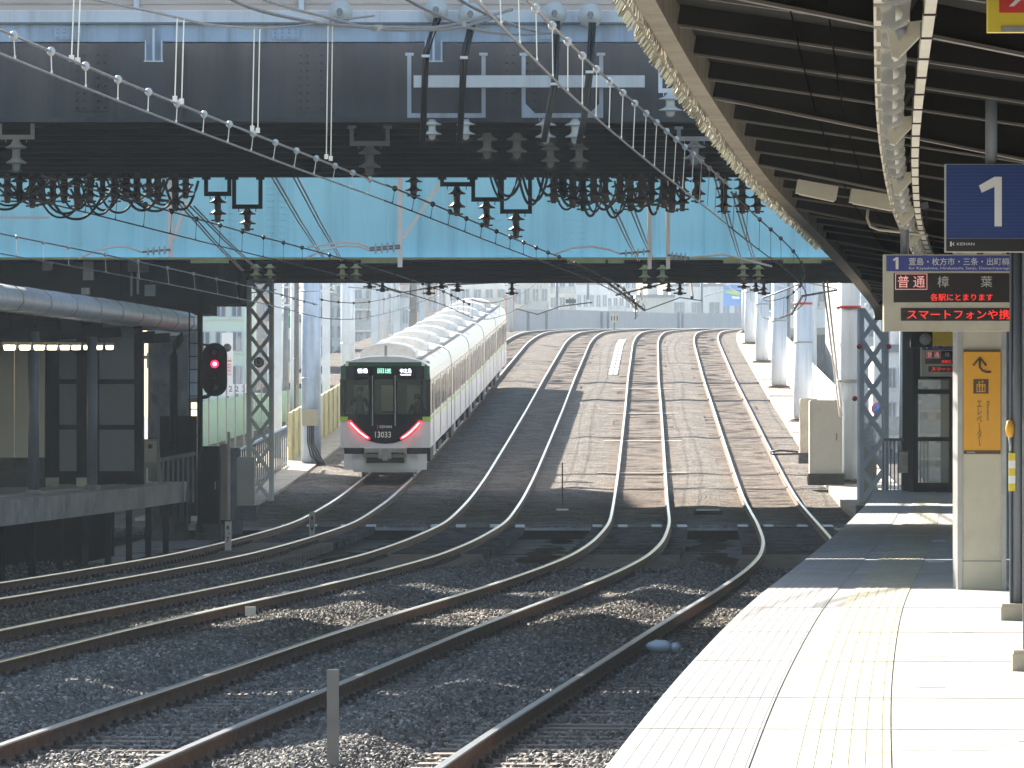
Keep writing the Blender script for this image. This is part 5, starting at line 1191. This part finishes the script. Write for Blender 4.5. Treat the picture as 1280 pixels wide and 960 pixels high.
# ---- small track markers
def marker(px, y0, y1, wpx, m, Y, lab, txt=None):
    p = P(px, y1, Y); s = Y/F; t = thing("track_marker", lab, "marker post", p); w_ = wpx*s; h_ = (y1-y0)*s
    b = MB(); b.bb(-w_/2, w_/2, 0, w_*.55, -.1, h_, m); b.bb(-w_/2+.004, w_/2-.004, .004, w_*.55-.004, h_, h_+.006, m); b.build("post", t)
    if txt: text("marker_text", txt, h_*.72, "signblack", t, (0, -.003, h_*.5), w=w_*.55, vert=True, bold=.02)
    return t
marker(285, 652, 682, 8, "white", 118, "short white post marked 4 7 beside the leftmost track", "4\n・\n7")
t = marker(390, 640, 668, 7, "cream", 128, "short cream post between the rails of the leftmost track", "0")
marker(416, 838, 950, 15, "postmetal", 2.62*F/(950-515), "grey steel channel post standing in the ballast in the foreground")
b = MB(); Y = 141; p = P(703, 637, Y); b.bar(p, P(703, 578, Y), .03, .03, "wiredark"); b.box(p, (.3, .2, .04), "offwhite"); tag(b.build("thin_stake"), "thin dark stake on a small plate between the middle tracks", "stake")
b = MB(); Y = 2.68*F/(765-515); p = P(313, 764, Y); b.box(p, (.14, .1, .12), "galv"); tag(b.build("track_box"), "small metal box under the second track rail in the lit streak", "box")
Y = 2.72*F/(811-515); p = P(825, 811, Y); b = MB(); b.lathe([(.02, -.16), (.045, -.13), (.075, -.05), (.07, .06), (.05, .12)], p+Vector((0, 0, .03)), "plastic", 'X', 12); b.lathe([(.03, .1), (.055, .15), (.06, .2), (.02, .24)], p+Vector((0, .03, .02)), "plastic", "X", 7); tag(b.build("plastic_bag"), "crumpled white plastic litter lying beside the rightmost rail", "litter")
for px, py, lab in ((885, 640, "small dark drain box in front of the slope near the rightmost track"), (985, 568, "bundle of cable ends on the ballast right of the rightmost track")):
    Y = 147 if py > 600 else 172; p = P(px, py, Y); b = MB()
    if py > 600: b.box(p+Vector((0, 0, -.02)), (.75, .4, .10), "darksteel"); b.box(p+Vector((.0, 0, .055)), (.6, .3, .04), "galv")
    else: b.tube([p+Vector((-.5, 0, 0)), p+Vector((-.55, 0, .1)), p+Vector((-.2, 0, .12)), p+Vector((.3, 0, .08))], .035, "wiredark", 6); b.tube([p+Vector((-.5, -.2, 0)), p+Vector((.4, 0, .02))], .035, "wiredark", 6)
    tag(b.build("track_equipment"), lab, "equipment")
# white crossing boards between third and second track on the crest
b = MB()
for Y in rows(285, 350, 6):
    for q in (-.12, .12): c = U(-1.55+q, Y, -.135); b.box(c, (.2, 4.9, .01), "offwhite", Matrix.Rotation(-hd(Y), 3, "Z") @ Matrix.Rotation(.037, 3, "X"))
tag(b.build("cable_trough"), "line of white trough covers between the second and third track near the crest", "cable trough")
b = MB()
for Y in (205, 232, 262, 180): c = U(0, Y, -.140); b.box(c, (2.9, .40, .012), "conc_cream", Matrix.Rotation(.037, 3, "X"))
tag(b.build("white_sleepers"), "few pale cream sleepers across the third track on the slope", "sleepers")

# ============================================================ RIGHT EDGE OF THE SLOPE
YE = rows(142, 440, 4)
def ed(Y): return lambda u, z: U(u, Y, z)
t = thing("trackside_wall", "cream concrete ledge and white parapet along the right edge of the slope", "parapet", U(7, 250, 0))
b = MB(); b.sweep([(5.6, -.6), (5.6, .02), (7.7, .02), (7.7, -.6)], [ed(Y) for Y in YE], "conc_cream"); b.build("ledge", t, True)
b = MB(); b.sweep([(7.5, .03), (7.5, 1.35), (7.62, 1.35), (7.62, .03)], [ed(Y) for Y in rows(196, 420, 4)], "bldwhite"); b.build("parapet", t, True)
b = MB()
for Y in rows(198, 400, 4): c = U(7.49, Y, .7); b.box(c, (.04, .12, 1.3), "galv")
b.build("parapet_post", t, True)
for i, Y in enumerate((169, 219, 258, 297, 333, 365)):
    r = .40*(1-.0*i); t = thing("catenary_mast", "pale round catenary mast on the right edge of the slope, %s from the camera" % ORD[i], "mast", U(6.25, Y, -.1), 0, "pale masts along the right edge")
    b = MB(); b.lathe([(.36, .25), (.36, 3.2), (.345, 3.22), (.345, 9.5)], (0, 0, 0), "paleblue", n=20); b.build("shaft", t)
    b = MB(); b.lathe([(.39, 3.2), (.39, 3.26)], (0, 0, 0), "galv", n=20); b.lathe([(.5, .16), (.5, .25)], (0, 0, 0), "brown", n=16); b.build("collar", t)
    b = MB(); b.bb(-.55, -.42, -.05, .05, -.8, .16, "brown"); b.bb(-.5, .5, -.4, .4, -.9, .158, "conc_cream"); b.build("foot", t)
    if i in (0, 1): b = MB(); z_ = (5.4 if i == 0 else 4.7); b.lathe([(.375, z_), (.375, z_+.08)], (0, 0, 0), "red", n=20); b.build("red_band", t)
    b = MB(); b.tube([(0, 0, 5.9), (-1.3, 0, 6.2), (-2.6, 0, 5.7)], .03, "galv", 6); b.build("bracket_arm", t)
b = MB(); 
for dx in (0, 5): b.tube([P(1029+dx, 352, 160), P(1050+dx*.5, 520, 166)], .03, "white", 6)
tag(b.build("guy_rods"), "two slanting white guy rods beside the nearest pale mast", "guy wire")
# lattice masts
def lattice(px0, px1, ybase, ytop, Y, m, lab, cat="mast", pl=.5, num=None):
    p, q = P(px0, ybase, Y), P(px1, ytop, Y); w_ = q.x-p.x; h_ = q.z-p.z; t = thing("lattice_mast", lab, cat, ((p.x+q.x)/2, Y, p.z))
    b = MB(); a_ = .11
    for x in (-1, 1):
        for y in (0, 1): b.bb(x*w_/2-(a_ if x > 0 else 0), x*w_/2+(a_ if x < 0 else 0), y*w_, y*w_+a_, 0, h_, m)
    b.build("leg", t); b = MB(); n = int(h_/(w_*.95)); 
    for k in range(n):
        z0, z1 = h_*k/n, h_*(k+1)/n
        for y in (-.005, w_+a_): b.prism([(-w_/2+.03, z0), (-w_/2+.10, z0), (w_/2-.03, z1), (w_/2-.13, z1)], y, y+.012, m); b.prism([(w_/2-.13, z0), (w_/2-.03, z0), (-w_/2+.13, z1), (-w_/2+.03, z1)], y-.016, y-.004, m)
        for x in (-w_/2, w_/2): b.bar((x, .05, z0), (x, w_, z1), .012, .045, m)
    b.build("bracing", t); return t, w_, h_
t, w_, h_ = lattice(308, 341, 626, 350, 158, "mastpale", "grey-blue lattice mast with a round 15 plate behind the signal")
zb = P(0, 453, 158).z-P(0, 626, 158).z
b = MB(); b.lathe([(.15, -.06), (.15, -.03)], (-.02, 0, zb), "graypaint", 'Y', 20); b.build("number_plate", t); text("plate_text", "15", .17, "offwhite", t, (-.02, -.065, zb), bold=.02)
t, w_, h_ = lattice(1074, 1111, 628, 385, 124, "mastpale", "grey lattice mast with small red lamps at the far end of the right platform")
b = MB()
for x, z in ((-w_/2-.0, 3.45), (w_/2, 3.45), (-w_/2-.1, 2.3)): b.lathe([(.055, -.06), (.06, 0)], (x, -.03, z), "red", 'Y', 10)
b.build("red_lamp", t)
cabinet(1074, 1096, 556, 632, 126, .5, "conc_cream", "cream concrete block at the foot of the right lattice mast")
# left blue mast and others
for i, (u, Y, r, m, lab, band) in enumerate(((-11.0, 186, .33, "lightblue", "thick light blue mast with a meter box left of the train", 0), (-12.3, 233, .30, "paleblue", "pale mast with a red band left of the train roof", 1), (-12.5, 268, .30, "paleblue", "pale blue mast behind the front air conditioner of the train", 0), (-12.4, 300, .22, "graypaint", "slim grey mast behind the train roof", 0), (-13.0, 210, .10, "postgray", "thin dark pole between the thick blue mast and the train", 0), (-12.6, 345, .25, "paleblue", "farthest pale mast over the train roof", 0))):
    t = thing("catenary_mast", lab, "mast", U(u, Y, -.2)); b = MB(); b.lathe([(r, 0), (r*.95, 9)], (0, 0, 0), m, n=18); b.lathe([(r*1.03, 2.9), (r*1.03, 2.95)], (0, 0, 0), m, n=18); b.lathe([(r*1.03, 5.8), (r*1.03, 5.85)], (0, 0, 0), m, n=18); b.build("shaft", t)
    b = MB(); b.lathe([(r*1.3, 0), (r*1.3, .12)], (0, 0, 0), "brown", n=16); b.build("foot", t)
    if band: b = MB(); b.lathe([(r*1.04, 6.0), (r*1.04, 6.12)], (0, 0, 0), "red", n=18); b.build("red_band", t)
    if i == 0:
        b = MB(); b.bb(-.28, .22, -.50, -.3, 1.35, 1.9, "beigebox"); b.build("meter_box", t); b = MB()
        for k in range(4): b.tube([(-.1+k*.06, -.4, 1.35), (-.1+k*.06, -.42, .8), (.0+k*.1, -.44, .35), (.35+k*.05, -.5, .02)], .025, "blackrubber", 5)
        b.build("cable", t)
# left side fences
t = thing("trackside_fence", "yellowish cream board fence left of the train", "fence", U(-11.6, 230, 0)); b = MB()
b.sweep([(-11.9, -.1), (-11.9, 1.5), (-11.8, 1.5), (-11.8, -.1)], [ed(Y) for Y in rows(188, 300, 4)], "creamfence"); b.build("board", t, True)
b = MB()
for Y in rows(189, 299, 3.0): c = U(-11.77, Y, .7); b.box(c, (.06, .12, 1.7), "creamfence")
b.build("fence_post", t, True)
t = thing("iron_railing", "dark iron railing between the lattice mast and the blue mast", "railing", U(-11.4, 168, 0)); b = MB()
for Y in rows(157, 184, .9): c = U(-11.7, Y, .55); b.box(c, (.05, .05, 1.3), "fenceblue")
b.bar(U(-11.7, 157, 1.2), U(-11.7, 184, 1.2), .06, .06, "lightblue"); b.bar(U(-11.7, 157, .0), U(-11.7, 184, .0), .06, .06, "fenceblue"); b.build("rails", t, True)
b = MB(); b.sweep([(-13.2, -.25), (-13.2, -.1), (-10.8, -.1), (-10.8, -.25)], [ed(Y) for Y in rows(146, 300, 4)], "conc_cream"); struct(b.build("path"))
t = thing("street_fence", "green mesh panel fence on the street behind the left lattice mast", "fence", P(310, 560, 200)); b = MB(); p, q = P(250, 562, 200), P(372, 490, 215); b.add([(p.x, 200, p.z), (q.x, 235, p.z), (q.x, 235, q.z+.3), (p.x, 200, q.z-.4), (p.x, 200.05, p.z), (q.x, 235.05, p.z), (q.x, 235.05, q.z+.3), (p.x, 200.05, q.z-.4)], [(0, 1, 2, 3), (4, 5, 6, 7), (0, 1, 5, 4), (3, 2, 6, 7)], "greenfence"); b.build("panel", t, True)
b = MB()
for k in range(12): x = 250+k*11; pp = P(x, 575, 199); b.bar(pp, Vector((pp.x, 199, P(0, 480, 199).z)), .05, .05, "graypaint")
b.build("fence_post", t, True)
# ============================================================ TOWN
def building(px0, px1, ytop, Y, dp, m, rows_, cols, lab, zb=-1.4, wm="winglass", ybase=None):
    x0, x1 = P(px0, 0, Y).x, P(px1, 0, Y).x; zt = P(0, ytop, Y).z
    t = thing("building", lab, "building", ((x0+x1)/2, Y+dp/2, zb), 0); w_ = x1-x0; H = zt-zb
    b = MB(); b.bb(-w_/2, w_/2, -dp/2, dp/2, 0, H, m); b.build("wall", t)
    b = MB(); b.bb(-w_/2-.15, w_/2+.15, -dp/2-.15, dp/2+.15, H, H+.35, "roofgray"); b.bb(-w_*.2, w_*.1, -dp*.2, dp*.2, H+.35, H+2.2, m); b.build("roof", t)
    if rows_:
        ww, wh = w_/cols*.55, min(1.6, H/rows_*.5); pf_ = MB(); pf_.bb(-ww/2-.06, ww/2+.06, -.06, 0, -wh/2-.06, wh/2+.06, "winframe"); pf_.bb(-ww/2, ww/2, -.075, -.06, -wh/2, wh/2, wm); pf_.bb(-.03, .03, -.09, -.075, -wh/2, wh/2, "winframe"); pf_.bb(-ww/2-.12, ww/2+.12, -.16, 0, -wh/2-.14, -wh/2-.06, m)
        me = pf_.mesh("window"); n = 0
        for i in range(rows_):
            for j in range(cols):
                if n >= 98: break
                o = bpy.data.objects.new("window", me); COL.objects.link(o); o.parent = t; n += 1
                o.location = (-w_/2+w_*(j+.5)/cols, -dp/2, H-(i+.75)*H/rows_*.95)
        if m in ("bldwhite", "bldcream") and cols > 2:
            for i in range(rows_):
                zc_ = H-(i+.75)*H/rows_*.95-wh/2-.75; b = MB(); x0_, x1_ = random.choice(((-w_/2, w_*.15), (-w_*.1, w_/2), (-w_*.45, w_*.45)))
                b.bb(x0_, x1_, -dp/2-1.1, -dp/2, zc_, zc_+.15, m); b.bb(x0_, x1_, -dp/2-1.15, -dp/2-1.08, zc_+.15, zc_+1.0, "galv"); b.build("balcony", t)
        b = MB(); b.bb(-w_*.4, -w_*.32, -dp*.4, -dp*.3, H+.35, H+1.3, "galv"); b.bb(w_*.25, w_*.38, -dp*.3, -dp*.1, H+.35, H+1.0, "winframe"); b.tube([(w_*.1, 0, H+.3), (w_*.1, 0, H+3.5)], .05, "galv", 5); b.build("rooftop_unit", t)
    return t
BL = [(-700, -146, -330, 178, 22, "bldgray", 6, 4, "tall grey building added outside the left picture edge to shade the tracks"), (246, 306, 352, 262, 12, "bldgreen", 6, 3, "pale green building behind the red signal"), (312, 338, 340, 330, 12, "bldpeach", 9, 2, "tall peach building seen through the left lattice mast"),  # first entry: unseen building added to throw shade over the left tracks
 (334, 372, 401, 290, 10, "bldwhite", 4, 2, "white building with a green sign between the lattice and blue masts"), (394, 432, 345, 400, 14, "bldgray", 9, 3, "grey apartment block between the thick blue mast and the train"),
 (425, 470, 350, 470, 14, "bldwhite", 8, 3, "white block above the train front left side"), (468, 512, 372, 520, 14, "bldgray", 6, 4, "pale grey block behind the train roof"), (500, 548, 356, 560, 14, "bldpeach", 6, 3, "peach building over the middle of the train roof"), (545, 634, 350, 640, 20, "bldwhite", 8, 6, "wide white block over the far train roof"),
 (632, 642, 352, 560, 10, "bldwhite", 5, 1, "very narrow white tower right of the train end"), (642, 686, 345, 620, 18, "bldcream", 6, 4, "cream building above the grey barrier"), (686, 720, 338, 700, 18, "bldwhite", 9, 3, "tall white building left of the road sign"), (720, 760, 356, 740, 18, "bldgray", 7, 5, "glassy grey block above the barrier centre"),
 (758, 796, 340, 800, 18, "bldwhite", 9, 5, "white block with dense windows left of the wire arm"), (796, 842, 372, 660, 16, "bldcream", 3, 4, "low cream building behind the wire arm"), (838, 904, 358, 720, 20, "bldwhite", 5, 3, "broad white building left of the blue billboard"), (900, 960, 345, 760, 20, "bldgray", 8, 4, "grey building carrying the blue billboard"),
 (955, 1010, 340, 560, 20, "bldwhite", 8, 4, "white building behind the right masts"), (1005, 1050, 350, 430, 14, "bldwhite", 7, 3, "white block behind the nearest pale mast"), (1046, 1082, 335, 380, 14, "bldgray", 8, 2, "grey block left of the right lattice mast"), (1078, 1112, 350, 300, 12, "bldwhite", 7, 2, "white block seen through the right lattice mast"), (1108, 1150, 440, 260, 14, "bldwhite", 4, 3, "white house beyond the far platform end"), (1140, 1215, 380, 330, 14, "bldcream", 7, 3, "cream building seen through the far glass shelter")]
for a_ in BL: building(*a_)
def flat(name, px0, px1, y0, y1, Y, m, lab, cat, txt=None, tm="signblack", vert=False, pole=True, zb=None):
    p, q = P(px0, y1, Y), P(px1, y0, Y); t = thing(name, lab, cat, ((p.x+q.x)/2, Y, p.z)); w_, h_ = q.x-p.x, q.z-p.z
    b = MB(); b.bb(-w_/2, w_/2, 0, .12, 0, h_, m); b.build("panel", t)
    if pole: b = MB(); b.bb(-.06, .06, .12, .24, (zb if zb is not None else -1.4)-p.z, h_, "graypaint"); b.build("pole", t)
    if txt: text("sign_text", txt, h_*.8 if vert else h_*.6, tm, t, (0, -.004, h_*.5), w=w_*(.5 if vert else .85), vert=vert, bold=.01)
    return t
t = flat("street_sign", 277, 291, 416, 495, 255, "white", "tall white vertical sign with red characters behind the signal", "sign")
b = MB(); b.lathe([(.19, -.01), (.19, -.004)], (0, 0, 2.2), "signblack", 'Y', 16); b.build("round_mark", t)
text("sign_text", "駅前", .85, "red", t, (0, -.004, 1.35), w=.4, vert=False)
flat("street_sign", 284, 308, 480, 492, 250, "white", "white signboard with the number 223 right of the signal", "sign", "2 2 3", "signnavy")
flat("street_sign", 357, 372, 385, 410, 280, "green", "green sign near the top of the blue mast", "sign")
flat("street_sign", 389, 401, 489, 505, 240, "red", "red sign with white figures right of the thick blue mast", "sign", "500", "white")
flat("street_sign", 357, 367, 505, 538, 220, "cream", "small cream notice left of the thick blue mast", "sign")
flat("billboard", 904, 929, 356, 382, 745, "billboard", "blue billboard with a green patch on the far building", "billboard", pole=False)
b = MB(); p = P(916, 368, 744.8); b.prism([(p.x-1.2, p.z+.3), (p.x-.2, p.z+.7), (p.x+1.0, p.z+.2), (p.x+.9, p.z-.2), (p.x-.4, p.z+.1)], p.y-.02, p.y, "limegreen"); b.prism([(p.x-.2, p.z-.2), (p.x+.9, p.z-.3), (p.x+1.0, p.z-.6), (p.x, p.z-.6)], p.y-.02, p.y, "white"); tag(b.build("billboard_patch"), "green and white patch on the blue billboard", "sign")
flat("street_sign", 573, 580, 385, 396, 520, "yellow", "tiny yellow sign above the train roof", "sign")
flat("street_sign", 707, 720, 374, 379, 560, "darksteel", "dark horizontal sign above the grey barrier", "sign", pole=True, zb=9)
flat("track_sign", 763, 773, 393, 403, 395, "cream", "small cream square board on a stake at the crest", "sign", "Ⅲ", "signblack", zb=8.2)
# no parking sign, street
t = thing("no_parking_sign", "round blue sign with a red ring seen through the right lattice mast", "road sign", (P(1097, 511, 200).x, 200, P(0, 511, 200).z)); s = 200/F
b = MB(); b.lathe([(7.8*s, -.02), (7.8*s, 0)], (0, 0, 0), "red", 'Y', 22); b.lathe([(5.8*s, -.026), (5.8*s, -.02)], (0, 0, 0), "billboard", 'Y', 22); b.bar((-.12, -.03, .12), (.12, -.03, -.12), .05, .008, "red"); b.build("disc", t); b = MB(); b.bb(-.035, .035, .0, .05, -3.6, .2, "galv"); b.build("pole", t)
b = MB()
for k in range(30): x = 1112+k*1.5; p = P(x, 0, 175+k*.6); b.bar(Vector((p.x, p.y, -1.4)), Vector((p.x, p.y, .0)), .04, .04, "offwhite")
b.bar(Vector((P(1112, 0, 175).x, 175, 0)), Vector((P(1156, 0, 192).x, 192, 0)), .06, .06, "offwhite"); tag(b.build("street_railing"), "white street railing beyond the far platform end", "railing")
b = MB(); p = P(1132, 560, 185); b.lathe([(.1, -.4), (.1, .35), (.02, .4)], p, "yellow", n=10); b.lathe([(.04, -2.4), (.04, -.4)], p, "graypaint", n=8); tag(b.build("yellow_bollard"), "yellow post top by the street railing", "bollard")
# grey barrier at the curve, orange-brown building stump
t = thing("noise_barrier", "long grey noise barrier where the tracks curve out of sight", "barrier", P(780, 412, 480)); b = MB()
pl = [P(600, 412, 410), P(640, 411, 440), P(700, 411, 465), P(780, 411, 500), P(860, 411, 525), P(935, 411, 555)]; hts = (387, 386, 387, 389, 392, 391)
for k in range(5):
    p, q = pl[k], pl[k+1]; tp, tq = P(0, hts[k], p.y).z, P(0, hts[k+1], q.y).z
    b.add([(p.x, p.y, p.z-3), (q.x, q.y, q.z-3), (q.x, q.y, tq), (p.x, p.y, tp), (p.x, p.y+.3, p.z-3), (q.x, q.y+.3, q.z-3), (q.x, q.y+.3, tq), (p.x, p.y+.3, tp)], [(0, 1, 2, 3), (7, 6, 5, 4), (3, 2, 6, 7), (0, 1, 5, 4)], "barrier")
b.build("panel", t, True)
b = MB()
for px, Y in ((660, 445), (683, 455), (752, 486), (760, 489), (848, 518), (853, 520)): p = P(px, 411, Y-.6); b.bb(p.x-.12, p.x+.12, p.y-.1, p.y, p.z-1, P(0, 390, Y).z, "graypaint")
b.build("barrier_post", t, True)
b = MB(); p, q = P(632, 414, 402), P(643, 374, 402); b.bb(p.x, q.x, 402, 404, 4, q.z, "bldpink"); b.bb(p.x-.1, q.x+.1, 401.9, 404.1, q.z, q.z+.3, "bldpink"); tag(b.build("brick_hut"), "reddish brick hut right at the far end of the train", "hut")
for i, (px, yb_, Y, lab) in enumerate(((696, 405, 470, "thin grey pole standing before the barrier left of centre"), (877, 405, 535, "thin grey pole before the barrier near the blue billboard"), (640, 395, 450, "thin pole beside the reddish brick hut"), (735, 352, 620, "far thin utility pole above the barrier"), (1128, 560, 240, "utility pole beyond the far platform end"), (357, 500, 250, "grey utility pole left of the thick blue mast"), (412, 480, 330, "dark utility pole between the blue mast and the train"), (985, 460, 300, "utility pole behind the right masts"))):
    p = P(px, yb_, Y); t = thing("utility_pole", lab, "utility pole", (p.x, Y, p.z-2)); b = MB(); h_ = P(0, 330, Y).z-p.z+2; b.lathe([(.16, 0), (.12, h_)], (0, 0, 0), "graypaint", n=10); b.build("shaft", t)
    b = MB(); b.bar((-.9, 0, h_*.8), (.9, 0, h_*.8), .08, .08, "galv"); b.bar((-.6, 0, h_*.72), (.6, 0, h_*.72), .08, .08, "galv"); b.build("crossarm", t)

# extra pale masts, arms and signals crowding the bright gap
ex = [(8.6, 205, .16), (9.3, 236, .2), (8.4, 276, .14), (9.0, 312, .2), (8.2, 350, .16), (-13.6, 218, .15), (-14.6, 250, .2), (-13.4, 284, .14), (-14.2, 318, .2), (-13.0, 372, .16), (-11.6, 392, .2)]
for i, (u, Y, r) in enumerate(ex):
    sd = "right" if u > 0 else "left"; n_ = i if u > 0 else i-5
    t = thing("steel_pole", "slim pale pole with crossarms behind the %s row of masts, %s from the camera" % (sd, ORD[n_]), "pole", U(u, Y, -.6), 0, "slim poles behind the %s masts" % sd)
    b = MB(); b.lathe([(r, 0), (r*.8, 9.5)], (0, 0, 0), "mastpale", n=12); b.build("shaft", t)
    b = MB()
    for z in (5.2, 5.9, 7): b.bar((-.9, 0, z), (.9, 0, z), .07, .07, "mastpale"); 
    for z in (5.3, 6.0): [b.lathe([(.05, 0), (.09, .05), (.05, .1), (.09, .15), (.04, .2)], (x, 0, z), "insul_white", n=8) for x in (-.8, -.4, .4, .8)]
    b.build("crossarm", t)
for i, Y in enumerate((205, 245, 287, 325)):
    for u, sd in ((-12.4, "left"), (6.25, "right")):
        d_ = 1 if u < 0 else -1
        t = thing("wire_bracket", "thin pale wire bracket reaching over the outer track on the %s, %s from the camera" % (sd, ORD[i]), "bracket", U(u, Y, 5.0), 0, "thin wire brackets on the %s" % sd)
        b = MB(); b.tube([U(u, Y, 6.4), U(u+d_*3.4, Y, 6.2)], .03, "mastpale", 5); b.tube([U(u, Y, 5.2), U(u+d_*3.2, Y, 6.15)], .025, "mastpale", 5); b.tube([U(u+d_*1.6, Y, 5.5), U(u+d_*3.3, Y, 5.35), U(u+d_*4.0, Y, 5.15)], .02, "galv", 5); b.build("tube_frame", t, True)
        b = MB()
        for k in range(4): b.lathe([(.02, -.02), (.07, 0), (.02, .02)], U(u+d_*(.35+k*.09), Y, 6.38), "insul_dark", 'X', 8)
        b.build("arm_insulator", t, True)

for i, (Y, h_, u0, u1) in enumerate(((219, .5, -12.4, 6.3), (258, 1.5, -12.4, 3.4), (281, 1.3, -12.4, 3.2), (312, .5, -12.4, 6.3), (190, .35, -12.4, 6.3))):
    t = thing("catenary_gantry", "steel portal beam spanning the tracks on the slope, %s by distance" % ORD[(1, 2, 3, 4, 0)[i]], "gantry", U(-3, Y, 7), 0, "portal beams over the slope")
    b = MB(); b.bar(U(u0, Y, 7.2), U(u1, Y, 7.2), h_, .3, "mastpale"); b.build("beam", t, True)
    b = MB(); b.bar(U(u0, Y, -.3), U(u0, Y, 7.0), .3, .3, "mastpale"); b.build("column", t, True)
# ============================================================ HAZE
b = MB(); b.bb(-130, 130, -8, 900, -2.6, 62, "white"); hz = b.build("haze", keep=True); hz["kind"] = "stuff"; hz["label"] = "pale air haze over the whole line"; hz["category"] = "haze"
hm = bpy.data.materials.new("haze"); hm.use_nodes = True; ht_ = hm.node_tree; ht_.nodes.remove(ht_.nodes["Principled BSDF"])
pv = ht_.nodes.new("ShaderNodeVolumePrincipled"); pv.inputs["Color"].default_value = (.72, .86, 1, 1); pv.inputs["Density"].default_value = .00027; pv.inputs["Anisotropy"].default_value = .15
ht_.links.new(pv.outputs[0], ht_.nodes["Material Output"].inputs["Volume"]); hz.data.materials.clear(); hz.data.materials.append(hm)
